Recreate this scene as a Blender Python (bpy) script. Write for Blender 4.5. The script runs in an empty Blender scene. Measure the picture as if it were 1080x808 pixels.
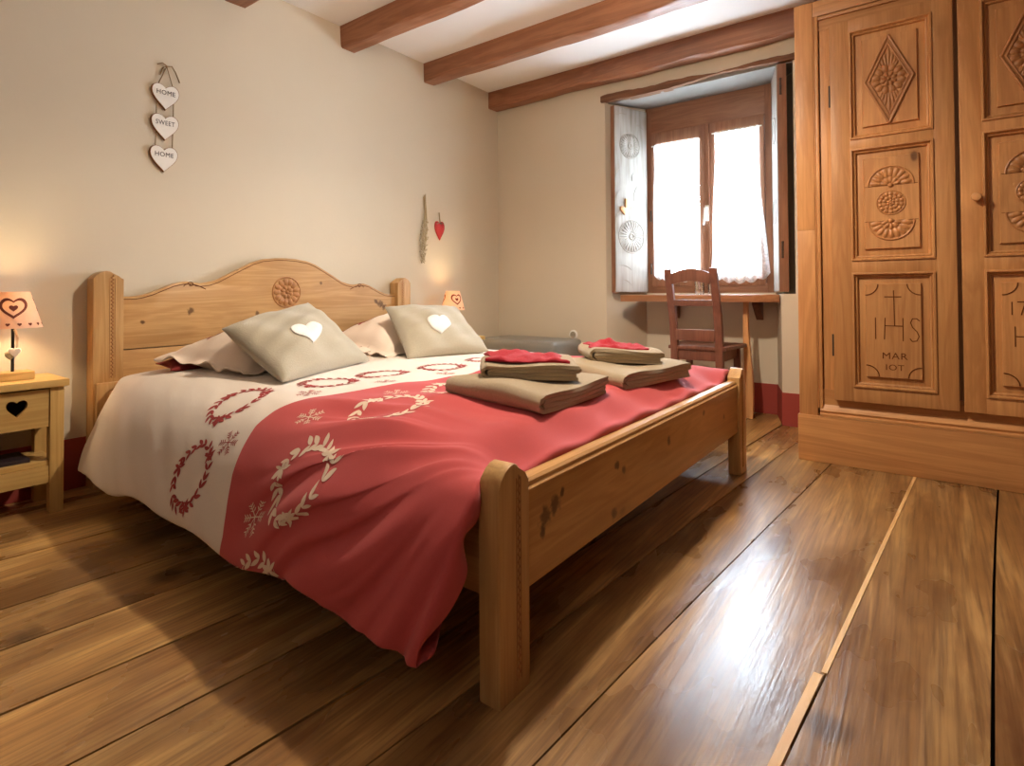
import bpy, bmesh, math, random
import numpy as np
from mathutils import Vector, Matrix
random.seed(7)
rng = np.random.RandomState(5)
C = bpy.context.scene.collection
PI = math.pi

# ------------------------------------------------------------------ materials
def lin(c):
    c = c / 255.0
    return c / 12.92 if c <= 0.04045 else ((c + 0.055) / 1.055) ** 2.4
def col(r, g, b): return (lin(r), lin(g), lin(b), 1.0)
class N:
    def __init__(s, name):
        s.m = bpy.data.materials.new(name); s.m.use_nodes = True
        s.t = s.m.node_tree; s.t.nodes.clear()
        s.out = s.t.nodes.new('ShaderNodeOutputMaterial')
    def n(s, kind, **kw):
        nd = s.t.nodes.new('ShaderNode' + kind)
        for k, v in kw.items():
            if k in nd.inputs.keys(): s.set(nd, k, v)
            else: setattr(nd, k, v)
        return nd
    def set(s, nd, k, v):
        if isinstance(v, bpy.types.NodeSocket): s.t.links.new(v, nd.inputs[k])
        else: nd.inputs[k].default_value = v
    def mix(s, f, a, b, mode='MIX'):
        nd = s.t.nodes.new('ShaderNodeMix'); nd.data_type = 'RGBA'; nd.blend_type = mode
        for i, v in ((0, f), (6, a), (7, b)):
            if isinstance(v, bpy.types.NodeSocket): s.t.links.new(v, nd.inputs[i])
            else: nd.inputs[i].default_value = v
        return nd.outputs[2]
    def math(s, op, a, b=None, clamp=False):
        nd = s.t.nodes.new('ShaderNodeMath'); nd.operation = op; nd.use_clamp = clamp
        for i, v in ((0, a), (1, b)):
            if v is None: continue
            if isinstance(v, bpy.types.NodeSocket): s.t.links.new(v, nd.inputs[i])
            else: nd.inputs[i].default_value = v
        return nd.outputs[0]
    def ramp(s, f, stops):
        nd = s.t.nodes.new('ShaderNodeValToRGB'); s.t.links.new(f, nd.inputs[0])
        e = nd.color_ramp.elements
        while len(e) < len(stops): e.new(0.5)
        for i, (p, c) in enumerate(stops):
            e[i].position = p; e[i].color = c if len(c) == 4 else (*c, 1)
        return nd.outputs[0]
    def finish(s, base, rough=0.6, bump=None, bstr=0.2, bdist=0.01, spec=0.5, **kw):
        p = s.n('BsdfPrincipled'); s.set(p, 'Base Color', base); s.set(p, 'Roughness', rough)
        s.set(p, 'Specular IOR Level', spec)
        for k, v in kw.items(): s.set(p, k.replace('_', ' '), v)
        if bump is not None:
            b = s.n('Bump'); s.set(b, 'Height', bump); s.set(b, 'Strength', bstr); s.set(b, 'Distance', bdist)
            s.t.links.new(b.outputs[0], p.inputs['Normal'])
        s.t.links.new(p.outputs[0], s.out.inputs[0]); s.p = p
        return s.m
G = (0, 0, 0, 1); W1 = (1, 1, 1, 1)
def coords(s, island=False):
    tc = s.n('TexCoord')
    oi = s.n('ObjectInfo')
    r = oi.outputs['Random']
    if island: r = s.n('NewGeometry').outputs['Random Per Island']
    sc = s.n('VectorMath', operation='SCALE'); sc.inputs[0].default_value = (17.3, 9.1, 23.7); s.t.links.new(r, sc.inputs['Scale'])
    ad = s.n('VectorMath', operation='ADD'); s.t.links.new(tc.outputs['Object'], ad.inputs[0]); s.t.links.new(sc.outputs[0], ad.inputs[1])
    return tc.outputs['Object'], ad.outputs[0], r

def wood(name, light, dark, axis='Z', knots=(), rough=0.42, island=False, vary=0.25, knotamt=1.0, spec=0.4):
    s = N(name); raw, v, r = coords(s, island)
    across, along = 9.0, 0.7
    sc = [across] * 3; sc['XYZ'.index(axis)] = along
    mp = s.n('Mapping'); s.t.links.new(v, mp.inputs[0]); mp.inputs['Scale'].default_value = sc
    n1 = s.n('TexNoise', Scale=1.0, Detail=5.0, Roughness=0.55, Distortion=0.8); s.t.links.new(mp.outputs[0], n1.inputs['Vector'])
    wv = s.math('SINE', s.math('MULTIPLY', n1.outputs[0], 42.0))
    wv = s.math('ADD', s.math('MULTIPLY', wv, 0.5), 0.5)
    sc2 = [150.0] * 3; sc2['XYZ'.index(axis)] = 4.0
    mp2 = s.n('Mapping'); s.t.links.new(v, mp2.inputs[0]); mp2.inputs['Scale'].default_value = sc2
    n2 = s.n('TexNoise', Scale=1.0, Detail=2.0); s.t.links.new(mp2.outputs[0], n2.inputs['Vector'])
    base = s.mix(s.math('MULTIPLY', wv, 0.45), light, dark)
    base = s.mix(s.math('MULTIPLY', s.math('SUBTRACT', n2.outputs[0], 0.35, True), 0.8, True), base, dark)
    n3 = s.n('TexNoise', Scale=2.2, Detail=2.0); s.t.links.new(v, n3.inputs['Vector'])
    hs = s.n('HueSaturation'); s.t.links.new(base, hs.inputs['Color'])
    val = s.math('ADD', s.math('MULTIPLY', r, vary), s.math('ADD', s.math('MULTIPLY', n3.outputs[0], 0.5), 0.75 - vary / 2))
    s.t.links.new(val, hs.inputs['Value']); base = hs.outputs[0]
    kd = (dark[0] * 0.22, dark[1] * 0.18, dark[2] * 0.16, 1)
    sc3 = [3.4] * 3; sc3['XYZ'.index(axis)] = 1.9
    mp3 = s.n('Mapping'); s.t.links.new(v, mp3.inputs[0]); mp3.inputs['Scale'].default_value = sc3
    vo = s.n('TexVoronoi', Scale=1.0); s.t.links.new(mp3.outputs[0], vo.inputs['Vector'])
    k = s.ramp(vo.outputs['Distance'], [(0.0, W1), (0.035, W1), (0.055, (.35, .35, .35, 1)), (0.13, G)])
    base = s.mix(s.math('MULTIPLY', k, 0.75 * knotamt), base, kd)
    for (kx, ky, kz, kr) in knots:
        d = s.n('VectorMath', operation='DISTANCE'); d.inputs[1].default_value = (kx, ky, kz)
        nz = s.n('TexNoise', Scale=45.0, Detail=2.0); s.t.links.new(raw, nz.inputs['Vector'])
        s.t.links.new(raw, d.inputs[0])
        dd = s.math('ADD', s.math('DIVIDE', d.outputs['Value'], kr), s.math('MULTIPLY', s.math('SUBTRACT', nz.outputs[0], 0.5), 1.6))
        f = s.ramp(dd, [(0.0, (.9, .9, .9, 1)), (0.55, (.8, .8, .8, 1)), (1.0, G)])
        base = s.mix(f, base, kd)
    return s.finish(base, rough, bump=s.math('ADD', s.math('MULTIPLY', wv, 0.3), n2.outputs[0]), bstr=0.12, bdist=0.004, spec=spec)

def plain(name, c, rough=0.6, noise=40.0, amt=0.1, bstr=0.15, spec=0.4, **kw):
    s = N(name); raw, v, r = coords(s)
    n1 = s.n('TexNoise', Scale=noise, Detail=3.0); s.t.links.new(v, n1.inputs['Vector'])
    d = (c[0] * (1 - amt * 2), c[1] * (1 - amt * 2), c[2] * (1 - amt * 2), 1)
    base = s.mix(n1.outputs[0], c, d)
    return s.finish(base, rough, bump=n1.outputs[0], bstr=bstr, bdist=0.003, spec=spec, **kw)

def plaster(name, c, amt=0.05, bstr=0.25):
    s = N(name); raw, v, r = coords(s)
    n1 = s.n('TexNoise', Scale=3.5, Detail=5.0); s.t.links.new(raw, n1.inputs['Vector'])
    n2 = s.n('TexNoise', Scale=90.0, Detail=3.0); s.t.links.new(raw, n2.inputs['Vector'])
    d = (c[0] * (1 - amt), c[1] * (1 - amt), c[2] * (1 - amt), 1)
    base = s.mix(n1.outputs[0], c, d)
    h = s.math('ADD', n1.outputs[0], s.math('MULTIPLY', n2.outputs[0], 0.12))
    return s.finish(base, 0.85, bump=h, bstr=bstr, bdist=0.012, spec=0.2)

PINE = wood('bed_pine', col(208, 166, 108), col(168, 120, 66), 'Y')
PINEV = wood('bed_pine_upright', col(204, 162, 106), col(164, 116, 64), 'Z')
PINEX = wood('bed_pine_lengthwise', col(196, 146, 94), col(150, 100, 56), 'X')
ARM = wood('wardrobe_pine_upright', col(200, 146, 92), col(164, 108, 62), 'Z', knotamt=1.15)
ARMX = wood('wardrobe_pine_across', col(200, 146, 92), col(164, 108, 62), 'X', knotamt=1.15)
CARVE = wood('wardrobe_carved_pine', col(184, 128, 78), col(146, 92, 50), 'Z', knotamt=0.0)
BEAM = wood('beam_wood', col(162, 110, 78), col(118, 74, 50), 'X', rough=0.5, knotamt=1.0)
WINW = wood('window_wood', col(152, 110, 84), col(116, 78, 58), 'Z', knotamt=0.3)
WINX = wood('window_wood_across', col(152, 110, 84), col(116, 78, 58), 'X', knotamt=0.3)
CHAIRW = wood('chair_wood', col(132, 86, 66), col(98, 60, 46), 'Z', knotamt=0.2)
DESKW = wood('desk_wood', col(178, 126, 86), col(142, 92, 60), 'X', rough=0.3)
LEGW = wood('desk_leg_wood', col(206, 156, 104), col(176, 120, 74), 'Z')
NIGHT = wood('nightstand_pine', col(216, 178, 110), col(188, 144, 80), 'Y', knotamt=0.35)
NIGHTV = wood('nightstand_pine_upright', col(216, 178, 110), col(188, 144, 80), 'Z', knotamt=0.35)
ROUGHW = wood('rough_lintel_wood', col(120, 82, 56), col(70, 44, 28), 'X', rough=0.8)
PALEW = wood('pale_floor_lath', col(222, 182, 124), col(190, 142, 86), 'Y', rough=0.45)
WALL = plaster('wall_plaster', col(212, 200, 178))
LOWBOUNCE = wood('low_bounce_dark_wood', col(104, 76, 54), col(76, 52, 36), 'Z')  # unseen walls made dark wood to cut the bounce light
CEIL = plaster('ceiling_plaster', col(244, 242, 238))
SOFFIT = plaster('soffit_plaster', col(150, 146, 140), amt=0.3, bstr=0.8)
BASERED = plaster('baseboard_red_paint', col(160, 70, 60), amt=0.12)
GREYC = plain('cushion_grey', col(188, 178, 156), 0.95, 220.0, 0.14, 0.5, 0.1, Sheen_Weight=0.35)
WHITEC = plain('white_fleece', col(244, 242, 238), 0.95, 160.0, 0.06, 0.5, 0.1)
CREAM = plain('pillow_cotton', col(242, 224, 208), 0.85, 300.0, 0.05, 0.1, 0.15)
DKRED = plain('dark_red_cotton', col(128, 46, 44), 0.85, 300.0, 0.08, 0.1, 0.15)
PRINT = plain('red_print', col(172, 76, 76), 0.85, 300.0, 0.06, 0.1, 0.15)
PRINTC = plain('cream_print', col(238, 214, 192), 0.85, 300.0, 0.06, 0.1, 0.15)
TOWEL = plain('towel_taupe', col(210, 188, 154), 0.98, 420.0, 0.30, 1.0, 0.05, Sheen_Weight=0.4)
CLOTHR = plain('washcloth_red', col(206, 52, 66), 0.98, 420.0, 0.25, 1.0, 0.05, Sheen_Weight=0.3)
MATT = plain('mattress_ticking', col(226, 222, 214), 0.9)
LEATHER = plain('bench_grey', col(132, 128, 120), 0.38, 60.0, 0.06, 0.1, 0.5)
BLACKM = plain('black_metal', col(46, 42, 40), 0.4, 60, 0.05, 0.05, 0.5)
DARKH = plain('dark_hinge_metal', col(70, 52, 42), 0.5, 60, 0.1, 0.05, 0.5)
WHITEP = plain('white_plastic', col(240, 238, 232), 0.35, 60, 0.02, 0.02, 0.5)
WHITEW = plain('white_painted_wood', col(240, 236, 228), 0.7, 60, 0.05, 0.1, 0.3)
BROWNW = plain('raw_brown_edge', col(150, 104, 66), 0.8, 60, 0.15, 0.1, 0.2)
TWINE = plain('jute_twine', col(150, 122, 88), 0.95, 200, 0.2, 0.4, 0.1)
INK = plain('dark_ink', col(70, 62, 60), 0.8, 60, 0.05, 0.0, 0.2)
STRAW = plain('dried_straw', col(198, 178, 140), 0.95, 100, 0.25, 0.3, 0.1)
STRAWP = plain('dried_seed_heads', col(206, 190, 160), 0.95, 100, 0.25, 0.3, 0.1)
HEARTR = plain('red_felt', col(206, 76, 76), 0.9, 200, 0.15, 0.4, 0.1)
LEAFG = plain('dried_green_leaf', col(150, 142, 108), 0.9, 100, 0.15, 0.2, 0.1)
CARVED = plain('incised_line', col(112, 62, 30), 0.8, 80, 0.15, 0.1, 0.2)
GREYPR = plain('grey_carved_line', col(168, 160, 148), 0.8, 80, 0.1, 0.1, 0.2)
MAG = plain('dark_magazine', col(52, 40, 46), 0.4, 20, 0.15, 0.0, 0.5)
PAPER = plain('pale_paper', col(220, 208, 186), 0.8, 60, 0.05, 0.0, 0.2)
BULB = None
def whitewash():
    s = N('whitewashed_wood'); raw, v, r = coords(s)
    mp = s.n('Mapping'); s.t.links.new(raw, mp.inputs[0]); mp.inputs['Scale'].default_value = (30, 30, 3)
    n = s.n('TexNoise', Scale=1.0, Detail=5.0); s.t.links.new(mp.outputs[0], n.inputs['Vector'])
    b = s.ramp(n.outputs[0], [(0.3, col(132, 125, 114)), (0.5, col(160, 155, 147)), (0.7, col(174, 170, 163))])
    return s.finish(b, 0.75, bump=n.outputs[0], bstr=0.25, bdist=0.004, spec=0.25)
WASH = whitewash()
def floor_mat():
    s = N('old_floor_boards'); raw, v, r = coords(s, True)
    mp = s.n('Mapping'); s.t.links.new(v, mp.inputs[0]); mp.inputs['Scale'].default_value = (11, 0.9, 11)
    n1 = s.n('TexNoise', Scale=1.0, Detail=7.0, Roughness=0.62, Distortion=1.2); s.t.links.new(mp.outputs[0], n1.inputs['Vector'])
    mp2 = s.n('Mapping'); s.t.links.new(v, mp2.inputs[0]); mp2.inputs['Scale'].default_value = (120, 3.5, 120)
    n2 = s.n('TexNoise', Scale=1.0, Detail=3.0); s.t.links.new(mp2.outputs[0], n2.inputs['Vector'])
    mp3 = s.n('Mapping'); s.t.links.new(v, mp3.inputs[0]); mp3.inputs['Scale'].default_value = (1.6, .6, 1.6)
    n3 = s.n('TexNoise', Scale=3.0, Detail=3.5, Roughness=0.6); s.t.links.new(mp3.outputs[0], n3.inputs['Vector'])
    wv = s.math('ADD', s.math('MULTIPLY', s.math('SINE', s.math('MULTIPLY', n1.outputs[0], 30.0)), 0.5), 0.5)
    b = s.ramp(n1.outputs[0], [(0.28, col(148, 106, 64)), (0.42, col(200, 156, 96)), (0.58, col(222, 180, 116)), (0.72, col(234, 200, 142))])
    b = s.mix(s.math('MULTIPLY', wv, 0.30), b, col(140, 96, 58))
    b = s.mix(s.math('MULTIPLY', s.math('SUBTRACT', n2.outputs[0], 0.42, True), 2.0, True), b, col(96, 64, 40))
    stain = s.ramp(n3.outputs[0], [(0.36, (.95, .95, .95, 1)), (0.62, G)])
    b = s.mix(s.math('MULTIPLY', stain, 0.75), b, col(104, 70, 44))
    vo = s.n('TexVoronoi', Scale=2.3); s.t.links.new(v, vo.inputs['Vector'])
    k = s.ramp(vo.outputs['Distance'], [(0.0, W1), (0.07, (.7, .7, .7, 1)), (0.13, G)])
    b = s.mix(s.math('MULTIPLY', k, 0.8), b, col(48, 28, 18))
    hs = s.n('HueSaturation'); s.t.links.new(b, hs.inputs['Color'])
    s.t.links.new(s.math('ADD', s.math('MULTIPLY', r, 0.35), 0.82), hs.inputs['Value'])
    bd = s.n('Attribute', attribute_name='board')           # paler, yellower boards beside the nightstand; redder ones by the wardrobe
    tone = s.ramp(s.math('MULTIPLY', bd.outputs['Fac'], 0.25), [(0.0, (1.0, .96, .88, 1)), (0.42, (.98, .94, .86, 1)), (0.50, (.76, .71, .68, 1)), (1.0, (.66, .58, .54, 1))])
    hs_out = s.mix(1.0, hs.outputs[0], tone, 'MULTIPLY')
    rg = s.math('ADD', s.math('MULTIPLY', n3.outputs[0], 0.35), 0.12)
    h = s.math('ADD', s.math('MULTIPLY', n1.outputs[0], 1.0), s.math('MULTIPLY', n2.outputs[0], 0.3))
    return s.finish(hs_out, rg, bump=h, bstr=0.22, bdist=0.006, spec=0.5)
FLOOR = floor_mat()
def duvet_mat():
    s = N('duvet_cover'); raw, v, r = coords(s)
    at = s.n('Attribute', attribute_name='band')
    f = s.math('GREATER_THAN', at.outputs['Fac'], 0.0)
    n = s.n('TexNoise', Scale=350.0, Detail=2.0); s.t.links.new(raw, n.inputs['Vector'])
    b = s.mix(f, col(238, 226, 214), col(197, 84, 85))
    b = s.mix(s.math('MULTIPLY', n.outputs[0], 0.12), b, G)
    return s.finish(b, 0.85, bump=n.outputs[0], bstr=0.05, bdist=0.001, spec=0.12, Sheen_Weight=0.15)
DUVET = duvet_mat()
def sheer():
    s = N('sheer_curtain'); raw, v, r = coords(s)
    n = s.n('TexVoronoi', Scale=70.0); s.t.links.new(raw, n.inputs['Vector'])
    t = s.n('BsdfTranslucent', Color=(0.95, 0.95, 0.95, 1)); d = s.n('BsdfDiffuse', Color=(0.9, 0.9, 0.9, 1))
    tr = s.n('BsdfTransparent', Color=(1, 1, 1, 1))
    m1 = s.n('MixShader', Fac=0.35); s.t.links.new(t.outputs[0], m1.inputs[1]); s.t.links.new(d.outputs[0], m1.inputs[2])
    m2 = s.n('MixShader'); s.t.links.new(s.math('ADD', s.math('MULTIPLY', n.outputs['Distance'], 0.3), 0.25), m2.inputs[0])
    s.t.links.new(m1.outputs[0], m2.inputs[1]); s.t.links.new(tr.outputs[0], m2.inputs[2])
    s.t.links.new(m2.outputs[0], s.out.inputs[0]); return s.m
SHEER = sheer()
def pane_mat(name, gl=0.08):
    s = N(name)
    g = s.n('BsdfGlossy', Color=(1, 1, 1, 1), Roughness=0.02); tr = s.n('BsdfTransparent', Color=(0.98, 0.99, 0.99, 1))
    fr = s.n('Fresnel', IOR=1.45)
    m = s.n('MixShader'); s.t.links.new(s.math('ADD', s.math('MULTIPLY', fr.outputs[0], 0.7), gl * 0.3), m.inputs[0])
    s.t.links.new(tr.outputs[0], m.inputs[1]); s.t.links.new(g.outputs[0], m.inputs[2]); s.t.links.new(m.outputs[0], s.out.inputs[0]); return s.m
PANE = pane_mat('window_glass')
TUMBLER = pane_mat('tumbler_glass', 0.6)
def shade_mat():
    s = N('lamp_shade_fabric'); raw, v, r = coords(s)
    n = s.n('TexNoise', Scale=260.0, Detail=2.0); s.t.links.new(raw, n.inputs['Vector'])
    c = s.mix(n.outputs[0], col(244, 214, 186), col(232, 198, 168))
    t = s.n('BsdfTranslucent'); s.t.links.new(c, t.inputs['Color']); d = s.n('BsdfDiffuse'); s.t.links.new(c, d.inputs['Color'])
    m = s.n('MixShader', Fac=0.72); s.t.links.new(t.outputs[0], m.inputs[1]); s.t.links.new(d.outputs[0], m.inputs[2])
    s.t.links.new(m.outputs[0], s.out.inputs[0]); return s.m
SHADE = shade_mat()
def emis(name, c, st):
    s = N(name); e = s.n('Emission', Color=c, Strength=st); s.t.links.new(e.outputs[0], s.out.inputs[0]); return s.m
BULB = emis('lit_bulb', (1.0, 0.72, 0.40, 1), 40.0)

# ------------------------------------------------------------------ mesh helpers
def box(bm, x0, x1, y0, y1, z0, z1, bev=0.0, seg=2):
    vs = [bm.verts.new((x, y, z)) for x in (x0, x1) for y in (y0, y1) for z in (z0, z1)]
    F = [(0, 1, 3, 2), (4, 6, 7, 5), (0, 4, 5, 1), (2, 3, 7, 6), (0, 2, 6, 4), (1, 5, 7, 3)]
    fs = [bm.faces.new([vs[i] for i in f]) for f in F]
    if bev:
        es = list({e for f in fs for e in f.edges})
        bmesh.ops.bevel(bm, geom=es, offset=bev, segments=seg, affect='EDGES', profile=0.6)
    return vs
def prism(bm, poly, axis, d0, d1, bev=0.0):
    """poly: 2-D points on the two other axes (in x,y,z order); extruded along axis d0..d1"""
    def P(p, d):
        if axis == 'x': return (d, p[0], p[1])
        if axis == 'y': return (p[0], d, p[1])
        return (p[0], p[1], d)
    a = [bm.verts.new(P(p, d0)) for p in poly]; b = [bm.verts.new(P(p, d1)) for p in poly]
    n = len(poly); fs = [bm.faces.new(a), bm.faces.new(b[::-1])]
    for i in range(n): fs.append(bm.faces.new((a[i], b[i], b[(i + 1) % n], a[(i + 1) % n])))
    if bev:
        es = list(fs[0].edges) + list(fs[1].edges)
        bmesh.ops.bevel(bm, geom=es, offset=bev, segments=2, affect='EDGES', profile=0.6)
def tube(bm, pts, r, seg=8, closed=False):
    pts = [Vector(p) for p in pts]; rings = []
    rr = r if isinstance(r, (list, tuple)) else [r] * len(pts)
    up = None
    for i, p in enumerate(pts):
        t = (pts[min(i + 1, len(pts) - 1)] - pts[max(i - 1, 0)])
        if closed: t = pts[(i + 1) % len(pts)] - pts[i - 1]
        t.normalize()
        if up is None:
            up = Vector((0, 0, 1)) if abs(t.z) < 0.9 else Vector((1, 0, 0))
        a = t.cross(up).normalized(); b = a.cross(t).normalized(); up = b
        rings.append([bm.verts.new(p + (a * math.cos(k * 2 * PI / seg) + b * math.sin(k * 2 * PI / seg)) * rr[i]) for k in range(seg)])
    m = len(rings)
    for i in range(m if closed else m - 1):
        A, B = rings[i], rings[(i + 1) % m]
        for k in range(seg): bm.faces.new((A[k], A[(k + 1) % seg], B[(k + 1) % seg], B[k]))
    if not closed: bm.faces.new(rings[0][::-1]); bm.faces.new(rings[-1])
def lathe(bm, prof, cx, cy, seg=24, caps=True):
    rings = [[bm.verts.new((cx + r * math.cos(k * 2 * PI / seg), cy + r * math.sin(k * 2 * PI / seg), z)) for k in range(seg)] for r, z in prof]
    for A, B in zip(rings, rings[1:]):
        for k in range(seg): bm.faces.new((A[k], A[(k + 1) % seg], B[(k + 1) % seg], B[k]))
    if caps: bm.faces.new(rings[0][::-1]); bm.faces.new(rings[-1])
def blob(bm, M, su=8, sv=5):
    """unit sphere through matrix M"""
    top = bm.verts.new(M @ Vector((0, 0, 1))); bot = bm.verts.new(M @ Vector((0, 0, -1))); R = []
    for j in range(1, sv):
        th = PI * j / sv
        R.append([bm.verts.new(M @ Vector((math.sin(th) * math.cos(2 * PI * i / su), math.sin(th) * math.sin(2 * PI * i / su), math.cos(th)))) for i in range(su)])
    for i in range(su):
        bm.faces.new((top, R[0][i], R[0][(i + 1) % su])); bm.faces.new((bot, R[-1][(i + 1) % su], R[-1][i]))
    for a, b in zip(R, R[1:]):
        for i in range(su): bm.faces.new((a[i], b[i], b[(i + 1) % su], a[(i + 1) % su]))
def link(o):
    C.objects.link(o); return o
def wloc(o):
    return Vector(o.location) + (wloc(o.parent) if o.parent else Vector())
def obj(name, bm, mats, parent=None, angle=35, shift=True):
    bmesh.ops.recalc_face_normals(bm, faces=bm.faces)
    me = bpy.data.meshes.new(name); 
    if parent is not None and shift:
        bmesh.ops.translate(bm, verts=bm.verts, vec=-wloc(parent))
    bm.to_mesh(me); bm.free()
    for m in (mats if isinstance(mats, (list, tuple)) else [mats]): me.materials.append(m)
    if angle:
        me.shade_smooth(); me.set_sharp_from_angle(angle=math.radians(angle))
    o = link(bpy.data.objects.new(name, me))
    if parent is not None: o.parent = parent
    return o
def BM(): return bmesh.new()
def tag(o, label, cat, group=None):
    o['label'] = label; o['category'] = cat
    if group: o['group'] = group
    return o
def thing(name, label, cat, loc, group=None):
    o = link(bpy.data.objects.new(name, None)); o.location = loc; o.empty_display_size = 0.1
    return tag(o, label, cat, group)
def struct(name, bm, mats, parent=None, angle=35):
    o = obj(name, bm, mats, parent, angle)
    o['kind'] = 'structure'
    return o
def copy_tree(o, parent=None):
    c = o.copy(); C.objects.link(c); c.parent = parent
    for ch in list(o.children): copy_tree(ch, c)
    return c
def text_bm(s, size, M, ext=0.001, mirror=False, sx=1.0):
    cu = bpy.data.curves.new('lettering', 'FONT'); cu.body = s; cu.size = size; cu.extrude = ext
    cu.align_x = 'CENTER'; cu.align_y = 'CENTER'; cu.space_character = 1.08; cu.resolution_u = 3
    to = link(bpy.data.objects.new('lettering', cu))
    dg = bpy.context.evaluated_depsgraph_get(); me = bpy.data.meshes.new_from_object(to.evaluated_get(dg))
    bpy.data.objects.remove(to); bpy.data.curves.remove(cu)
    bm = BM(); bm.from_mesh(me); bpy.data.meshes.remove(me)
    bmesh.ops.transform(bm, matrix=M @ Matrix.Diagonal((sx, 1, 1, 1)), verts=bm.verts)
    return bm
def frame_m(o, u, v, w):
    return Matrix(((u[0], v[0], w[0], o[0]), (u[1], v[1], w[1], o[1]), (u[2], v[2], w[2], o[2]), (0, 0, 0, 1)))
def heart(n=28, w=1.0, h=1.0):
    P = []
    for i in range(n):
        t = 2 * PI * i / n
        sn = math.sin(t); P.append((w * 0.5 * math.copysign(abs(sn) ** 2.3, sn), h * (13.5 * math.cos(t) - 4.2 * math.cos(2 * t) - 1.6 * math.cos(3 * t) - .6 * math.cos(4 * t)) / 27.6 + 0.08 * h))
    return P
def slab(bm, poly, M, d, dome=0.0, mi=0):
    """outline in the local uv plane of M, thickness d along w"""
    n = len(poly); fs = []
    cx = sum(p[0] for p in poly) / n; cy = sum(p[1] for p in poly) / n
    if dome:
        loops = []
        for f, hh in ((1.0, 0.0), (1.0, d * 0.6), (0.93, d), (0.7, d + dome * 0.7), (0.35, d + dome)):
            loops.append([bm.verts.new(M @ Vector((cx + (p[0] - cx) * f, cy + (p[1] - cy) * f, hh))) for p in poly])
        for A, B in zip(loops, loops[1:]):
            for i in range(n): fs.append(bm.faces.new((A[i], A[(i + 1) % n], B[(i + 1) % n], B[i])))
        fs.append(bm.faces.new(loops[0][::-1])); fs.append(bm.faces.new(loops[-1]))
    else:
        a = [bm.verts.new(M @ Vector((p[0], p[1], 0))) for p in poly]; b = [bm.verts.new(M @ Vector((p[0], p[1], d))) for p in poly]
        fs.append(bm.faces.new(a[::-1])); fs.append(bm.faces.new(b))
        for i in range(n): fs.append(bm.faces.new((a[i], a[(i + 1) % n], b[(i + 1) % n], b[i])))
    for f in fs: f.material_index = mi
def petal(bm, M, ang, r0, r1, wid, h):
    """carved petal: squashed ellipsoid from r0 to r1 along direction ang in uv plane"""
    c, s_ = math.cos(ang), math.sin(ang); m = (r0 + r1) / 2
    L = M @ Matrix(((c, -s_, 0, c * m), (s_, c, 0, s_ * m), (0, 0, 1, 0), (0, 0, 0, 1))) @ Matrix.Diagonal(((r1 - r0) / 2, wid / 2, h, 1))
    blob(bm, L, 10, 5)
def ring(bm, M, r, t, seg=40, a0=0.0, a1=2 * PI, rx=None):
    full = abs(a1 - a0 - 2 * PI) < 1e-6; n = seg if full else seg + 1
    pts = [M @ Vector((r * math.cos(a0 + (a1 - a0) * i / seg), r * math.sin(a0 + (a1 - a0) * i / seg), 0)) for i in range(n)]
    tube(bm, pts, t, 6, closed=full)
def rosette(bm, M, R, rings, a0=0.0, a1=2 * PI, h=0.006, rim=True, center=True):
    """rings: list of (inner fraction, outer fraction, count)"""
    for (f0, f1, k) in rings:
        for i in range(k):
            a = a0 + (a1 - a0) * (i + 0.5) / k
            petal(bm, M, a, R * f0, R * f1, R * (f0 + f1) / 2 * (a1 - a0) / k * 1.14, h)
    if center: blob(bm, M @ Matrix.Diagonal((R * 0.13, R * 0.13, h * 1.2, 1)), 10, 6)
    if rim: ring(bm, M, R * 1.04, R * 0.045 + 0.001, 40, a0, a1)

# ------------------------------------------------------------------ the room
XR, YB, YW, ZC = 4.3, -1.7, 3.658, 2.43
# floor: separate boards inside one mesh, running along the bed's foot, slightly off square
seams = [-0.45, -0.18, 0.06, 0.30, 0.558, 0.917, 1.143, 1.40, 1.642, 1.857, 2.03, 2.247, 2.566, 2.833, 3.16, 3.46, 3.82, 4.15, 4.5]
bm = BM(); SL = 0.078; tones = []
for a, b in zip(seams, seams[1:]):
    g = 0.004 + (0.005 if a in (0.558, 1.143, 1.642, 2.833) else 0)
    n = 14; ys = [YB + (4.05 - YB) * i / n for i in range(n + 1)]
    L, Rr = [], []
    for y in ys:
        w1 = 0.004 * math.sin(y * 2.1 + a * 9); w2 = 0.004 * math.sin(y * 2.1 + b * 9)
        L.append(a + SL * y + w1 + g / 2); Rr.append(b + SL * y + w2 - g / 2)
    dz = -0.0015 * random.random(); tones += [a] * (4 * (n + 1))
    A = [bm.verts.new((x, y, dz)) for x, y in zip(L, ys)]; B = [bm.verts.new((x, y, dz)) for x, y in zip(Rr, ys)]
    A2 = [bm.verts.new((x, y, -0.03)) for x, y in zip(L, ys)]; B2 = [bm.verts.new((x, y, -0.03)) for x, y in zip(Rr, ys)]
    for i in range(n):
        bm.faces.new((A[i], B[i], B[i + 1], A[i + 1]))
        bm.faces.new((A[i], A[i + 1], A2[i + 1], A2[i])); bm.faces.new((B[i], B2[i], B2[i + 1], B[i + 1]))
bmf = bm
bm2 = BM(); box(bm2, -0.6, 5.0, YB, 4.05, -0.08, -0.03)
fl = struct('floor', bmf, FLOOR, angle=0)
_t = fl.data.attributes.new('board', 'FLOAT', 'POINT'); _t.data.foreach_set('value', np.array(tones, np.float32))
dk = struct('subfloor', bm2, plain('dark_subfloor', col(22, 15, 11), 0.9), fl)
bm = BM()
for y0, y1, o, w in ((1.34, 2.98, 2.560, 0.011), (-0.6, 1.33, 2.548, 0.017)):
    P = [(o + SL * y0, y0), (o + w + SL * y0, y0), (o + w + SL * y1, y1), (o + SL * y1, y1)]
    prism(bm, P, 'z', -0.02, 0.0015)
struct('floor_lath', bm, PALEW, fl)

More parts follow.
